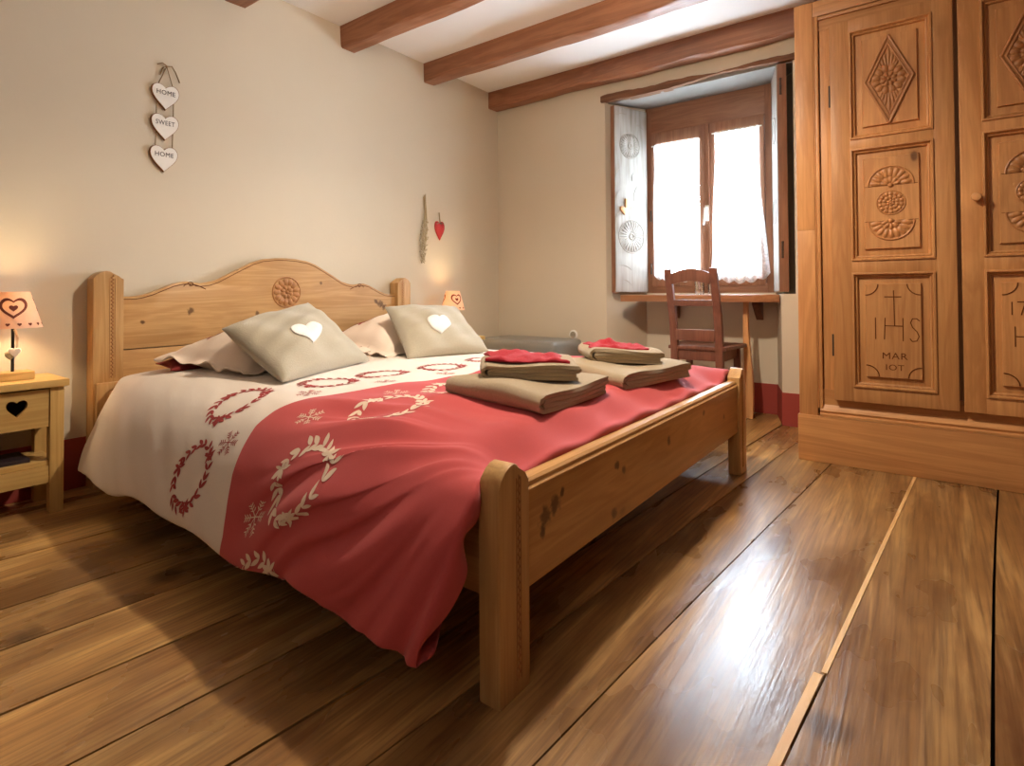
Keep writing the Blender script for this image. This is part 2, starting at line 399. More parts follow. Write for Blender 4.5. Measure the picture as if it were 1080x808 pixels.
bm = BM(); box(bm, -0.15, 0, YB, 4.1, -0.08, 2.55); struct('wall_left', bm, WALL)
bm = BM(); box(bm, XR, XR + 0.15, YB, 4.1, -0.08, 2.55); struct('wall_right', bm, LOWBOUNCE)
bm = BM(); box(bm, -0.15, XR + 0.15, YB - 0.15, YB, -0.08, 2.55); struct('wall_front', bm, LOWBOUNCE)
bm = BM(); box(bm, -0.15, XR + 0.15, YB - 0.15, 4.1, ZC, 2.55); struct('ceiling', bm, CEIL)
# window wall with the splayed niche
bm = BM()
NX0, NX0B, NX1, NX1B, ND = 0.987, 1.167, 2.146, 2.062, 3.956
prism(bm, [(0, YW), (NX0, YW), (NX0B, ND), (NX0B, 4.1), (0, 4.1)], 'z', -0.05, 2.55, 0.0)
prism(bm, [(NX1, YW), (XR, YW), (XR, 4.1), (NX1B, 4.1), (NX1B, ND)], 'z', -0.05, 0.783)
prism(bm, [(2.225, YW), (XR, YW), (XR, 4.1), (2.045, 4.1), (2.045, ND + 0.01), (2.10, ND), (2.225, 3.80)], 'z', 0.783, 2.55)
prism(bm, [(NX0B, ND), (NX1B, ND), (NX1B, 4.1), (NX0B, 4.1)], 'z', -0.05, 0.79)
prism(bm, [(NX0, YW), (2.225, YW), (2.225, 4.1), (NX0, 4.1)], 'z', 2.20, 2.55)
struct('wall_back', bm, WALL)
bm = BM()
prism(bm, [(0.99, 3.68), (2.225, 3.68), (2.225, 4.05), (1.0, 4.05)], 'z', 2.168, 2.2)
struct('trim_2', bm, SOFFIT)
# rough wooden lintel edge
bm = BM(); n = 40; top, bot = [], []
for i in range(n + 1):
    x = 0.962 + (2.242 - 0.962) * i / n; f = i / n
    top.append((x, 2.212 + 0.006 * math.sin(f * 17) + 0.008 * math.sin(f * 5.3 + 1) + random.uniform(-.003, .003)))
    bot.append((x, 2.172 + 0.006 * math.sin(f * 9 + 2) + (0.012 if f > .45 else 0.0) * math.sin((f - .45) * 5) + random.uniform(-.003, .003)))
prism(bm, bot + top[::-1], 'y', 3.638, 3.70)
struct('trim_1', bm, ROUGHW)
# red painted baseboards
bm = BM(); box(bm, 0, 0.006, YB, YW, 0, 0.207); struct('baseboard_left', bm, BASERED)
bm = BM()
prism(bm, [(0.006, YW - 0.006), (NX0 + 0.003, YW - 0.006), (NX0B + 0.005, ND - 0.006), (NX1B - 0.005, ND - 0.006), (NX1 - 0.003, YW - 0.006), (XR, YW - 0.006), (XR, YW + 0.002), (NX1 + 0.001, YW + 0.002), (NX1B, ND + 0.002), (NX0B, ND + 0.002), (NX0 - 0.001, YW + 0.002), (0.006, YW + 0.002)], 'z', 0, 0.195)
struct('baseboard_back', bm, BASERED)

# ceiling beams
def beam(y0, label):
    bm = BM(); n = 60; W = 0.112; prof = [(0, ZC), (0, 2.312), (0.004, 2.302), (0.014, 2.296), (W - 0.014, 2.296), (W - 0.004, 2.302), (W, 2.312), (W, ZC)]
    rings = []
    for i in range(n + 1):
        x = 0.0 + XR * i / n; r_ = []
        for j, (py, pz) in enumerate(prof):
            k = 0.007 * math.sin(x * 3.1 + y0 * 7) + 0.005 * math.sin(x * 7.7 + y0 * 3 + j) + 0.003 * math.sin(x * 17 + j * 2)
            lo = pz < 2.4
            r_.append(bm.verts.new((x, y0 + py + (k if lo else 0) * (0.5), pz + (k * 0.8 if lo and 0 < j < 7 else 0))))
        rings.append(r_)
    for A, B in zip(rings, rings[1:]):
        for j in range(len(prof) - 1): bm.faces.new((A[j], A[j + 1], B[j + 1], B[j]))
    bm.faces.new(rings[0]); bm.faces.new(rings[-1][::-1])
    tag(obj('ceiling_beam', bm, BEAM), label, 'beam', 'pine beams across the ceiling')
beam(3.538, 'brown pine ceiling beam running close along the window wall above the window')
beam(2.807, 'brown pine ceiling beam second from the window wall')
beam(2.103, 'brown pine ceiling beam third from the window wall, above the headboard end')
beam(1.405, 'brown pine ceiling beam fourth from the window wall, only its tip at the top edge showing')

# ------------------------------------------------------------------ window
FY = 3.962
win = link(bpy.data.objects.new('window_1', None)); win.location = (1.605, FY, 0.79); win['kind'] = 'structure'
def part(name, bm, m, parent, **k): return obj(name, bm, m, parent, **k)
for a, b in ((1.166, 1.212), (2.0, 2.046)):
    bm = BM(); box(bm, a, b, FY, FY + 0.07, 0.785, 2.168, .004); part('window_frame_upright', bm, WINW, win)
bm = BM(); box(bm, 1.206, 2.006, FY + 0.002, FY + 0.07, 1.965, 2.167, .004); part('window_frame_head', bm, WINX, win)
bm = BM(); box(bm, 1.206, 2.006, FY - 0.004, FY + 0.07, 0.785, 0.850, .004)
part('window_frame_sill', bm, WINX, win)
for (a, b, ga, gb) in ((1.214, 1.626, 1.258, 1.566), (1.628, 1.998, 1.682, 1.958)):
    bm = BM(); y0, y1 = FY - 0.012, FY + 0.045
    box(bm, a, ga, y0, y1, 0.838, 1.972, .006); box(bm, gb, b, y0, y1, 0.838, 1.972, .006)
    box(bm, ga - .002, gb + .002, y0, y1, 0.838, 0.925, .006); box(bm, ga - .002, gb + .002, y0, y1, 1.885, 1.972, .006)
    sash = part('sash', bm, WINW, win)
    bm = BM(); box(bm, ga - .004, gb + .004, FY + 0.015, FY + 0.021, 0.92, 1.89); part('pane', bm, PANE, sash)
bm = BM(); box(bm, 1.608, 1.642, FY - 0.026, FY - 0.010, 0.838, 1.972, .006); part('meeting_bead', bm, WINW, win)
bm = BM()
box(bm, 1.612, 1.638, FY - 0.032, FY - 0.024, 1.29, 1.40, .003); tube(bm, [(1.625, FY - .03, 1.375), (1.625, FY - .062, 1.375)], .008)
tube(bm, [(1.625, FY - .06, 1.38), (1.622, FY - .064, 1.34), (1.612, FY - .062, 1.26)], [.010, .009, .007])
part('window_handle', bm, WHITEP, win)
for z in (1.36, 0.97):
    bm = BM(); tube(bm, [(1.210, FY - .016, z - .04), (1.210, FY - .016, z + .04)], .008); part('hinge', bm, DARKH, win)

# sheer half curtains on the two sashes
def curtain(x0, x1, z0, z1, bulge, label, sc):
    bm = BM(); nx, nz = 60, 60; Gd = []
    for j in range(nz + 1):
        f = j / nz; row = []
        for i in range(nx + 1):
            u = i / nx
            sco = 0.020 * abs(math.sin(PI * (u * sc))) + 0.05 * math.sin(PI * u) ** 0.7
            zb = z1 - 0.0 + 0.035 - sco
            z = z0 + (zb - z0) * f
            x = x0 + (x1 - x0) * u + bulge * (f ** 2) * (u - 0.35) + 0.004 * math.sin(f * 9 + u)
            y = FY - 0.028 - 0.008 * (1 + math.sin(u * 2 * PI * 6.5 + 0.8 * math.sin(f * 3))) * (0.4 + 0.6 * f)
            row.append(bm.verts.new((x, y, z)))
        Gd.append(row)
    for j in range(nz):
        for i in range(nx): bm.faces.new((Gd[j][i], Gd[j][i + 1], Gd[j + 1][i + 1], Gd[j + 1][i]))
    t = thing('sheer_curtain', label, 'curtain', ((x0 + x1) / 2, FY - 0.03, z1), 'white half curtains at the window')
    part('curtain_cloth', bm, SHEER, t, angle=0)
    bm = BM(); tube(bm, [(x0 - .02, FY - 0.028, z0 - .008), (x1 + .02, FY - 0.028, z0 - .008)], .005)
    part('curtain_rod', bm, WHITEP, t)
    # lace heart near the scalloped hem
    bm = BM(); M = frame_m(((x0 + x1) / 2 + bulge * .15, FY - 0.052, z1 + 0.03), (1, 0, 0), (0, 0, 1), (0, -1, 0))
    tube(bm, [M @ Vector((p[0], p[1], 0)) for p in heart(30, .10, .085)], .0025, 5, closed=True)
    part('lace_heart', bm, WHITEC, t)
curtain(1.245, 1.560, 1.88, 0.895, 0.02, 'white sheer curtain on the left window sash, behind the chair back', 5)
curtain(1.684, 1.968, 1.90, 0.885, 0.10, 'white sheer scalloped curtain on the right window sash, beside the inner shutter', 5)

# inside shutters
def shutter(F, B, th, z0, z1, label, side):
    F = Vector((F[0], F[1], 0)); B = Vector((B[0], B[1], 0)); d = (B - F); L = d.length; d.normalize()
    nrm = Vector((d.y, -d.x, 0)) * side       # towards the room
    t = thing('window_shutter', label, 'shutter', (F.x, F.y, z0), 'inside shutters of the window')
    M = frame_m((F.x, F.y, z0), d, (0, 0, 1), nrm)
    H = z1 - z0
    bm = BM(); box(bm, 0.0, L, 0, H, -th, -0.004, .003); bmesh.ops.transform(bm, matrix=M, verts=bm.verts); part('shutter_board', bm, WINW, t)
    bm = BM(); box(bm, 0.004, L - .004, 0.004, H - .004, -0.005, 0.0, .001); bmesh.ops.transform(bm, matrix=M, verts=bm.verts); part('whitewashed_face', bm, WASH, t)
    return t, M, L, H
t, M, L, H = shutter((1.068, 3.642), (1.19, 3.936), 0.042, 0.797, 2.138, 'whitewashed carved shutter left of the window, with two round sunflower rosettes', 1)
for (u, v, r) in ((0.46, 1.065, 0.092), (0.49, 0.405, 0.118)):
    bm = BM(); R = frame_m(M @ Vector((u * L, v, 0.001)), M.col[0][:3], M.col[1][:3], M.col[2][:3])
    for i in range(24):
        a = 2 * PI * i / 24; petal(bm, R, a, r * .24, r * .98, r * .17, .006)
    rs = part('carved_rosette', bm, WASH, t)
    bm = BM(); ring(bm, R, r * 1.02, .0026); ring(bm, R, r * .17, .005, 20)
    for i in range(24):
        a = 2 * PI * (i + .5) / 24; tube(bm, [R @ Vector((r * .3 * math.cos(a), r * .3 * math.sin(a), .001)), R @ Vector((r * .98 * math.cos(a), r * .98 * math.sin(a), .001))], .0014, 5)
    part('carved_outline', bm, GREYPR, rs)
for (u, v, a, s_) in ((.1, .86, .9, .07), (.1, .70, 1.0, .06), (.1, .55, .9, .07), (.62, .72, 1.25, .10), (.5, .61, .1, .08), (.75, 1.21, -.2, .08), (.3, .18, -.25, .12), (.55, .84, 1.4, .05), (.2, 1.28, .15, .1), (.35, .07, -.4, .09)):
    p = [M @ Vector((u * L + s_ * (k / 6 - .5) * math.cos(a) - .012 * math.sin(k / 6 * PI) * math.sin(a), v + s_ * (k / 6 - .5) * math.sin(a) * 1.2 + .012 * math.sin(k / 6 * PI) * math.cos(a), .001)) for k in range(7)]
    p = [Vector(q) for q in p]
    bm = BM(); tube(bm, p, [.0008, .002, .0026, .0022, .0018, .0014, .0008], 5); part('carved_leaf', bm, GREYPR, t)
bm = BM(); K = frame_m(M @ Vector((.26 * L, .59, 0.0)), M.col[0][:3], M.col[1][:3], M.col[2][:3])
slab(bm, heart(20, .075, .06), K, .012, .003)
box2 = BM(); box(box2, .008, .032, 0.0, .085, 0, .014, .003); bmesh.ops.transform(box2, matrix=K, verts=box2.verts)
me_ = bpy.data.meshes.new('tmp'); box2.to_mesh(me_); box2.free(); bm.from_mesh(me_); bpy.data.meshes.remove(me_)
part('turn_latch', bm, LEGW, t)
t, M, L, H = shutter((2.138, 3.642), (2.050, 3.925), 0.055, 0.797, 2.165, 'whitewashed shutter right of the window, folded back and seen on its brown edge', -1)
for v in (0.20, 1.18):
    bm = BM(); tube(bm, [M @ Vector((-.003, v, -.022)), M @ Vector((-.003, v + .10, -.022))], .006)
    for e in (v + .005, v + .05, v + .095): ring(bm, frame_m(M @ Vector((-.003, e, -.022)), M.col[0][:3], M.col[2][:3], M.col[1][:3]), .006, .0025, 10)
    part('hinge', bm, DARKH, t)
for e in (0.5, 1.0):
    bm = BM(); ring(bm, frame_m(M @ Vector((.5 * L, e, 0)), M.col[0][:3], M.col[1][:3], M.col[2][:3]), .08, .004, 30); part('carved_outline', bm, GREYPR, t)

# ------------------------------------------------------------------ wall socket
t = thing('wall_socket', 'white round wall socket low on the window wall above the grey bench', 'socket', (0.711, YW, 0.482))
M = frame_m((0.711, YW, 0.482), (1, 0, 0), (0, 0, 1), (0, -1, 0))
circ = lambda r, n=24: [(r * math.cos(2 * PI * i / n), r * math.sin(2 * PI * i / n)) for i in range(n)]
bm = BM(); slab(bm, circ(.036), M, .006, .002); part('socket_plate', bm, WHITEP, t)
bm = BM(); slab(bm, circ(.021), frame_m((0.711, YW - .0082, 0.482), (1, 0, 0), (0, 0, 1), (0, -1, 0)), .0008); ring(bm, frame_m((0.711, YW - .009, 0.482), (1, 0, 0), (0, 0, 1), (0, -1, 0)), .021, .003); part('socket_well', bm, plain('socket_grey', col(168, 158, 140), .5), t)
for dx in (-.009, .009):
    bm = BM(); slab(bm, circ(.0032, 10), frame_m((0.711 + dx, YW - .0088, 0.482), (1, 0, 0), (0, 0, 1), (0, -1, 0)), .001); part('pin_hole', bm, BLACKM, t)

# ------------------------------------------------------------------ wardrobe
WY = 2.978
wd = thing('wardrobe', 'large honey pine wardrobe with two carved panelled doors, right of the window', 'wardrobe', (2.95, 3.3, 0))
WX1 = 3.567
bm = BM()
for s_ in (0, 1):
    bm = BM()
    a, b = (2.352, 2.43) if not s_ else (WX1 - .078, WX1); box(bm, a, b, WY, WY + .03, .205, 1.088, .003); part('stile', bm, ARM, wd); bm = BM(); box(bm, a, b, WY, WY + .03, 1.088, 2.172, .003)
    X = (lambda x: x) if not s_ else (lambda x: 2.352 + WX1 - x)
    a, b = sorted((X(2.428), X(2.436))); box(bm, a, b, WY + .004, WY + .03, .25, 2.10, .003)
    a, b = sorted((X(2.437), X(2.452))); box(bm, a, b, WY - .001, WY + .03, .25, 2.10, .005)
    a, b = sorted((X(2.455), X(2.502))); box(bm, a, b, WY + .014, WY + .03, .25, 2.10, .002)
    part('stile', bm, ARM, wd)
bm = BM()
box(bm, 2.43, WX1 - .078, WY, WY + .03, 2.098, 2.172, .004); box(bm, 2.452, WX1 - .10, WY - .001, WY + .03, 2.078, 2.095, .005)
box(bm, 2.45, WX1 - .1, WY + .012, WY + .04, 2.03, 2.08); part('top_rail', bm, ARMX, wd)
bm = BM(); box(bm, 2.45, WX1 - .1, WY + .012, WY + .04, .24, .34); part('bottom_rail', bm, ARMX, wd)
bm = BM(); box(bm, 2.346, WX1 + .006, WY - .012, WY + .03, 0.0, .215, .004); part('plinth', bm, ARMX, wd)
bm = BM()
prism(bm, [(WY - .012, .216), (WY - .012, .226), (WY - .004, .232), (WY - .008, .242), (WY + .002, .252), (WY + .012, .268), (WY + .03, .27), (WY + .03, .216)], 'x', 2.44, WX1 - .088)
part('base_moulding', bm, ARMX, wd)
bm = BM()
box(bm, 2.352, 2.372, WY + .03, 3.648, 0.0, 2.172); box(bm, WX1 - .02, WX1, WY + .03, 3.648, 0.0, 2.172)
box(bm, 2.372, WX1 - .02, WY + .03, 3.648, 2.15, 2.172); box(bm, 2.372, WX1 - .02, WY + .03, 3.648, .20, .22); box(bm, 2.372, WX1 - .02, 3.63, 3.648, .22, 2.15)
box(bm, 2.5, WX1 - .15, WY + .026, WY + .04, .28, 2.06)
part('carcass', bm, ARM, wd)
def rect_loops(bm, x0, x1, z0, z1, prof):
    loops = []
    for ins, y in prof:
        loops.append([bm.verts.new(p) for p in ((x0 + ins, y, z0 + ins), (x1 - ins, y, z0 + ins), (x1 - ins, y, z1 - ins), (x0 + ins, y, z1 - ins))])
    for A, B in zip(loops, loops[1:]):
        for i in range(4): bm.faces.new((A[i], A[(i + 1) % 4], B[(i + 1) % 4], B[i]))
    bm.faces.new(loops[-1])
DY = 2.958
def leafM(cx, cz, y): return frame_m((cx, y, cz), (1, 0, 0), (0, 0, 1), (0, -1, 0))
def door(mir):
    X = (lambda x: x) if not mir else (lambda x: 5.919 - x)
    def bx(bm, a, b, *r): a, b = sorted((X(a), X(b))); box(bm, a, b, *r)
    bm = BM()
    bx(bm, 2.502, 2.578, DY, DY + .024, .300, 2.033, .003); bx(bm, 2.881, 2.952, DY, DY + .024, .300, 2.033, .003)
    for z0, z1 in ((.300, .366), (.880, .934), (1.440, 1.483), (1.979, 2.033)): bx(bm, 2.577, 2.882, DY + .0005, DY + .0235, z0, z1, .001)
    d = part('door', bm, ARM, wd)
    FYd = DY + .004
    for k, (z0, z1) in enumerate(((.365, .881), (.933, 1.441), (1.482, 1.98))):
        bm = BM(); a, b = sorted((X(2.577), X(2.882)))
        rect_loops(bm, a, b, z0, z1, [(0, DY), (.002, DY - .006), (.008, DY - .007), (.012, DY - .001), (.014, DY + .006), (.017, DY + .004), (.021, DY + .006), (.024, DY + .017), (.046, DY + .014), (.050, DY + .014), (.0535, DY + .004)])
        pn = part('panel', bm, ARM, d)
        cx = X(2.728)
        if k == 2:                                    # lozenge with rosette
            bm = BM(); M = leafM(cx, 1.731, FYd); hw, hh = .092, .199
            R0 = [(hw, 0), (0, hh), (-hw, 0), (0, -hh)]
            for (f, rr_) in ((.97, .0055), (.80, .0035)):
                P = [M @ Vector((p[0] * f, p[1] * f, .003)) for p in R0]
                for i in range(4): tube(bm, [P[i], P[(i + 1) % 4]], rr_, 8)
            for i in range(4):
                p, q = Vector(R0[i] + (0,)), Vector(R0[(i + 1) % 4] + (0,)); pi_, qi = p * .82, q * .82
                vs = [bm.verts.new(M @ Vector((w.x, w.y, .004))) for w in (p, q, qi, pi_)]; bm.faces.new(vs)
            rosette(bm, M, .068, [(.44, 1.0, 12), (.10, .50, 8)], h=.008, rim=False)
            for sgn in (1, -1):
                for a in (-.42, -.28, -.14, 0, .14, .28, .42):
                    lim = .80 / (abs(math.sin(a)) / hw + math.cos(a) / hh)
                    petal(bm, M, sgn * PI / 2 + a, .055, lim, .014, .005)
            for sgn in (0, PI):
                for a in (-.25, .25): petal(bm, M, sgn + a, .045, .068, .012, .004)
            part('carved_lozenge', bm, CARVE, d)
        elif k == 1:
            bm = BM()
            for (cz, a0, a1, rr_, cnt) in ((1.262, 0, PI, .080, 9), (1.106, PI, 2 * PI, .080, 9)):
                M = leafM(cx, cz, FYd); rosette(bm, M, rr_, [(.45, 1.0, cnt), (.12, .5, cnt // 2 + 1)], a0, a1, h=.007)
            M = leafM(cx, 1.185, FYd); rosette(bm, M, .050, [(.62, 1.0, 14), (.30, .66, 10), (.05, .34, 6)], h=.006)
            part('carved_rosette', bm, CARVE, d)
            for z in (1.262, 1.106):
                bm = BM(); box(bm, cx - .097, cx + .097, FYd - .0008, FYd + .001, z - .0012, z + .0012); part('incised_line', bm, CARVED, d)
        else:
            M = leafM(cx, 0, FYd)
            def L3(*pq, r_=.0022):
                bm = BM()
                for p, q in pq: tube(bm, [M @ Vector((p[0], p[1], 0)), M @ Vector((q[0], q[1], 0))], r_, 6)
                part('incised_letter', bm, CARVED, d)
            if not mir:
                L3(((.004, .80), (.006, .645)), ((-.03, .772), (.032, .772)), ((-.028, .68), (-.032, .585)), ((.036, .68), (.036, .58)), ((-.03, .645), (.036, .645)))
                L3(((-.064, .68), (-.064, .585)))
                sp = [(.095, .668), (.085, .678), (.070, .678), (.063, .66), (.070, .64), (.085, .622), (.092, .602), (.084, .583), (.068, .58), (.060, .592)]
                bm = BM(); tube(bm, [M @ Vector((p[0], p[1], 0)) for p in sp], .0022, 6); part('incised_letter', bm, CARVED, d)
            else:
                L3(((-.072, .752), (-.072, .70))); L3(((-.056, .752), (-.032, .752)), ((-.032, .752), (-.045, .70)))
                L3(((-.064, .655), (-.064, .575)), ((-.064, .615), (-.010, .615)), ((-.010, .655), (-.010, .575)))
            for (sx, sz) in ((-1, 1), (1, 1), (-1, -1), (1, -1)):
                ccx, ccz = sx * .101, (.828 if sz > 0 else .42); r_ = .048
                aa = {(-1, 1): (-PI / 2, 0), (1, 1): (PI, 1.5 * PI), (-1, -1): (0, PI / 2), (1, -1): (PI / 2, PI)}[(sx, sz)]
                bm = BM(); tube(bm, [M @ Vector((ccx + r_ * math.cos(aa[0] + (aa[1] - aa[0]) * i / 10), ccz + r_ * math.sin(aa[0] + (aa[1] - aa[0]) * i / 10), 0)) for i in range(11)], .0025, 6); part('incised_corner', bm, CARVED, d)
            if not mir:
                for s__, z, sz in (('MAR', .512, .040), ('IOT', .462, .036)):
                    part('lettering', text_bm(s__, sz, leafM(cx + .004, z, FYd - .0004), .0006, sx=1.1), CARVED, d, angle=0)
    for z in (.55, 1.70):
        bm = BM(); x = X(2.4985); tube(bm, [(x, DY + .004, z - .05), (x, DY + .004, z + .05)], .004); part('hinge', bm, DARKH, d)
    if mir:
        bm = BM(); kx, kz = 3.016, 1.176
        M = frame_m((kx, DY, kz), (1, 0, 0), (0, 0, 1), (0, -1, 0))
        rr = [(.010, 0), (.010, .012), (.0165, .016), (.0175, .026), (.015, .032), (.006, .034)]
        rings = [[bm.verts.new(M @ Vector((r_ * math.cos(2 * PI * k / 20), r_ * math.sin(2 * PI * k / 20), h_))) for k in range(20)] for r_, h_ in rr]
        for A, B in zip(rings, rings[1:]):
            for k in range(20): bm.faces.new((A[k], A[(k + 1) % 20], B[(k + 1) % 20], B[k]))
        bm.faces.new(rings[0][::-1]); bm.faces.new(rings[-1])
        part('knob', bm, LEGW, d)
door(False); door(True)

# ------------------------------------------------------------------ bed
bed = thing('double_bed', 'wide honey pine double bed with a curved carved headboard, in the middle of the room', 'bed', (1.1, 1.75, 0))
B0, B1 = 0.853, 2.651
fp = [(0, 0), (0, .418), (.006, .434), (.020, .449), (.036, .458), (.050, .460), (.060, .456), (.072, .443), (.084, .429), (.101, .422), (.101, 0)]
def chips(name, x, yc, z0, z1, w, parent):
    bm = BM(); z = z0; st = .016
    while z < z1:
        for sg in (-1, 1):
            o = z + (st / 2 if sg > 0 else 0)
            y_in, y_out = yc, yc + sg * w / 2
            a = bm.verts.new((x + .0004, y_in, o)); b = bm.verts.new((x + .0004, y_in, o + st * .9)); c = bm.verts.new((x + .0004, y_out, o + st * .45)); d = bm.verts.new((x + .0035, (y_in * 2 + y_out) / 3, o + st * .45))
            bm.faces.new((a, b, d)); bm.faces.new((b, c, d)); bm.faces.new((c, a, d)); bm.faces.new((a, c, b))
        z += st
    for sg in (-1, 1): tube(bm, [(x + .0003, yc + sg * (w / 2 + .002), z0), (x + .0003, yc + sg * (w / 2 + .002), z1)], .0012, 5)
    obj(name, bm, CARVED_PINE, parent)
CARVED_PINE = wood('chip_carved_pine', col(186, 132, 82), col(140, 92, 52), 'Z', knotamt=0.0)
for s_ in (0, 1):
    Y = (lambda d: B0 + d) if not s_ else (lambda d: B1 - d)
    bm = BM(); prism(bm, [(Y(a), b) for a, b in fp], 'x', 2.138, 2.191, .005)
    p = part('foot_post', bm, PINEV, bed)
    chips('chip_carving', 2.191, Y(.062), .03, .43, .010, p)
KN = [(2.18 - 1.1, 1.03 - 1.75, .312, .030), (2.18 - 1.1, 1.065 - 1.75, .325, .026), (2.18 - 1.1, 1.10 - 1.75, .345, .012), (2.18 - 1.1, 1.02 - 1.75, .28, .014),
      (2.18 - 1.1, 1.38 - 1.75, .335, .016), (2.18 - 1.1, 1.42 - 1.75, .315, .014), (2.18 - 1.1, 1.36 - 1.75, .215, .020), (2.18 - 1.1, 1.75 - 1.75, .32, .016), (2.18 - 1.1, 2.1 - 1.75, .35, .012), (2.18 - 1.1, 2.35 - 1.75, .29, .014)]
FOOT = wood('footboard_pine', col(202, 156, 98), col(166, 114, 60), 'Y', knots=KN, knotamt=0.6, rough=.3, spec=.6)
bm = BM(); box(bm, 2.146, 2.180, B0 + .099, B1 - .099, .186, .386, .003)
prism(bm, [(2.142, .384), (2.142, .408), (2.170, .408), (2.176, .402), (2.176, .394), (2.182, .389), (2.182, .384)], 'y', B0 + .1005, B1 - .1005)
part('footboard', bm, FOOT, bed)
for y0 in (B0 + .026, B1 - .051):
    bm = BM(); box(bm, .085, 2.146, y0, y0 + .025, .19, .40, .003); part('side_rail', bm, PINEX, bed)
# headboard
H0, H1 = 0.828, 2.592
hp = [(0, 0), (0, .868), (.012, .884), (.028, .896), (.046, .902), (.060, .900), (.075, .889), (.090, .876), (.110, .868), (.110, 0)]
for s_ in (0, 1):
    Y = (lambda d: H0 + d) if not s_ else (lambda d: H1 - d)
    bm = BM(); prism(bm, [(Y(a), b) for a, b in hp], 'x', .012, .090, .004)
    p = part('head_post', bm, PINEV, bed); chips('chip_carving', .090, Y(.068), .45, .87, .016, p)
    bm = BM(); a, b = sorted((Y(.006), Y(.104))); box(bm, .089, .112, a, b, .18, .436, .008); part('post_block', bm, PINEV, bed)
HC = (H0 + H1) / 2
half = [(0, .994), (.06, .992), (.13, .983), (.18, .966), (.257, .927), (.32, .893), (.36, .871), (.40, .857), (.44, .851), (.465, .853), (.475, .858), (.487, .855), (.50, .862), (.52, .861), (.56, .852), (.60, .834), (.65, .812), (.69, .799), (.72, .794), (.775, .793)]
prof = [(HC - d, z) for d, z in half[::-1]] + [(HC + d, z) for d, z in half[1:]]
HEAD = wood('headboard_pine', col(210, 166, 110), col(172, 122, 68), 'Y', knotamt=0.8, knots=[(.062 - 1.1, 2.33 - 1.75, .75, .022), (.062 - 1.1, 2.36 - 1.75, .735, .026), (.062 - 1.1, 2.39 - 1.75, .715, .022), (.062 - 1.1, 1.22 - 1.75, .72, .018), (.062 - 1.1, 1.55 - 1.75, .70, .014), (.062 - 1.1, 1.44 - 1.75, .93, .013), (.062 - 1.1, 1.93 - 1.75, .86, .012), (.062 - 1.1, 1.02 - 1.75, .68, .011)])
bm = BM(); prism(bm, [(HC - .776, .565)] + [(HC + .776, .565)] + prof[::-1], 'x', .030, .060, .003); hb = part('headboard', bm, HEAD, bed)
bm = BM(); box(bm, .030, .060, HC - .776, HC + .776, .22, .561, .003); part('headboard_lower_plank', bm, HEAD, bed)
bm = BM()
ins = [(.0605, HC + sg * d, z - .012) for sg in (-1,) for d, z in half[::-1]] + [(.0605, HC + d, z - .012) for d, z in half[1:]]
tube(bm, [p for p in ins], .0018, 5)
for sg in (-1, 1):
    tube(bm, [(.0605, HC + sg * (.47 + .05 * math.cos(a)), .848 - .010 + .02 * math.sin(a * 1.5) * .6) for a in np.linspace(0, 4.4, 14)], .002, 5)
    tube(bm, [(.0605, HC + sg * (.49 + .012 * math.cos(a)), .850 + .009 * math.sin(a)) for a in np.linspace(0, 5.2, 12)], .002, 5)
obj('incised_scroll', bm, CARVED, hb)
bm = BM(); M = frame_m((.0605, HC + .005, .810), (0, 1, 0), (0, 0, 1), (1, 0, 0)); rosette(bm, M, .078, [(.44, 1.0, 13), (.10, .52, 8)], h=.010)
obj('carved_rosette', bm, CARVED_PINE, hb)
for i in range(14):
    bm = BM(); box(bm, .14 + i * .145, .21 + i * .145, B0 + .05, B1 - .05, .215, .235, .002); part('slat', bm, PINEX, bed)
bm = BM(); box(bm, .10, 2.06, .935, 2.565, .236, .430, .03, 3)
tag(obj('mattress', bm, MATT), 'white mattress inside the pine bed, hidden beneath the duvet', 'mattress')

# ------------------------------------------------------------------ duvet
sec = [(.800, .320), (.762, .215), (.732, .160), (.712, .153), (.701, .163), (.710, .210), (.734, .276), (.768, .345), (.806, .398), (.848, .438), (.900, .466), (.960, .484), (1.05, .494), (1.25, .499), (1.5, .501), (1.75, .502),
       (2.0, .500), (2.25, .495), (2.42, .487), (2.52, .474), (2.60, .450), (2.66, .410), (2.70, .350), (2.72, .28), (2.735, .225), (2.728, .215), (2.715, .225), (2.690, .32)]
sec = np.array(sec)
def catmull(P, t):
    n = len(P) - 1; i = np.clip(np.floor(t).astype(int), 0, n - 1); f = (t - i)[:, None]
    p0 = P[np.clip(i - 1, 0, n)]; p1 = P[i]; p2 = P[i + 1]; p3 = P[np.clip(i + 2, 0, n)]
    return 0.5 * (2 * p1 + (p2 - p0) * f + (2 * p0 - 5 * p1 + 4 * p2 - p3) * f ** 2 + (3 * p1 - p0 - 3 * p2 + p3) * f ** 3)
tt = np.linspace(0, len(sec) - 1, 1200); cur = catmull(sec, tt)
arc = np.concatenate([[0], np.cumsum(np.linalg.norm(np.diff(cur, axis=0), axis=1))])
hem_i = int(np.argmin(np.abs(tt - 4))); arc -= arc[hem_i]          # s = 0 at the near hem's lowest outer point
top_i = int(np.argmin(np.abs(tt - 10))); S_EDGE = arc[top_i]        # s where the near drop starts
SMIN, SMAX = arc[0], arc[-1]
def smooth(a, b, x):
    t = np.clip((x - a) / (b - a), 0, 1); return t * t * (3 - 2 * t)
_ph = rng.uniform(0, 6.28, 40); _kx = rng.uniform(-1, 1, (40, 2))
def fbm(x, y, sc):
    v = 0
    for k in range(8):
        v = v + np.sin((x * (_kx[k, 0] * 2 + .3) + y * (_kx[k, 1] * 2 + .3)) * sc * (1 + k * .35) + _ph[k]) / (1 + k * .5)
    return v / 3.0
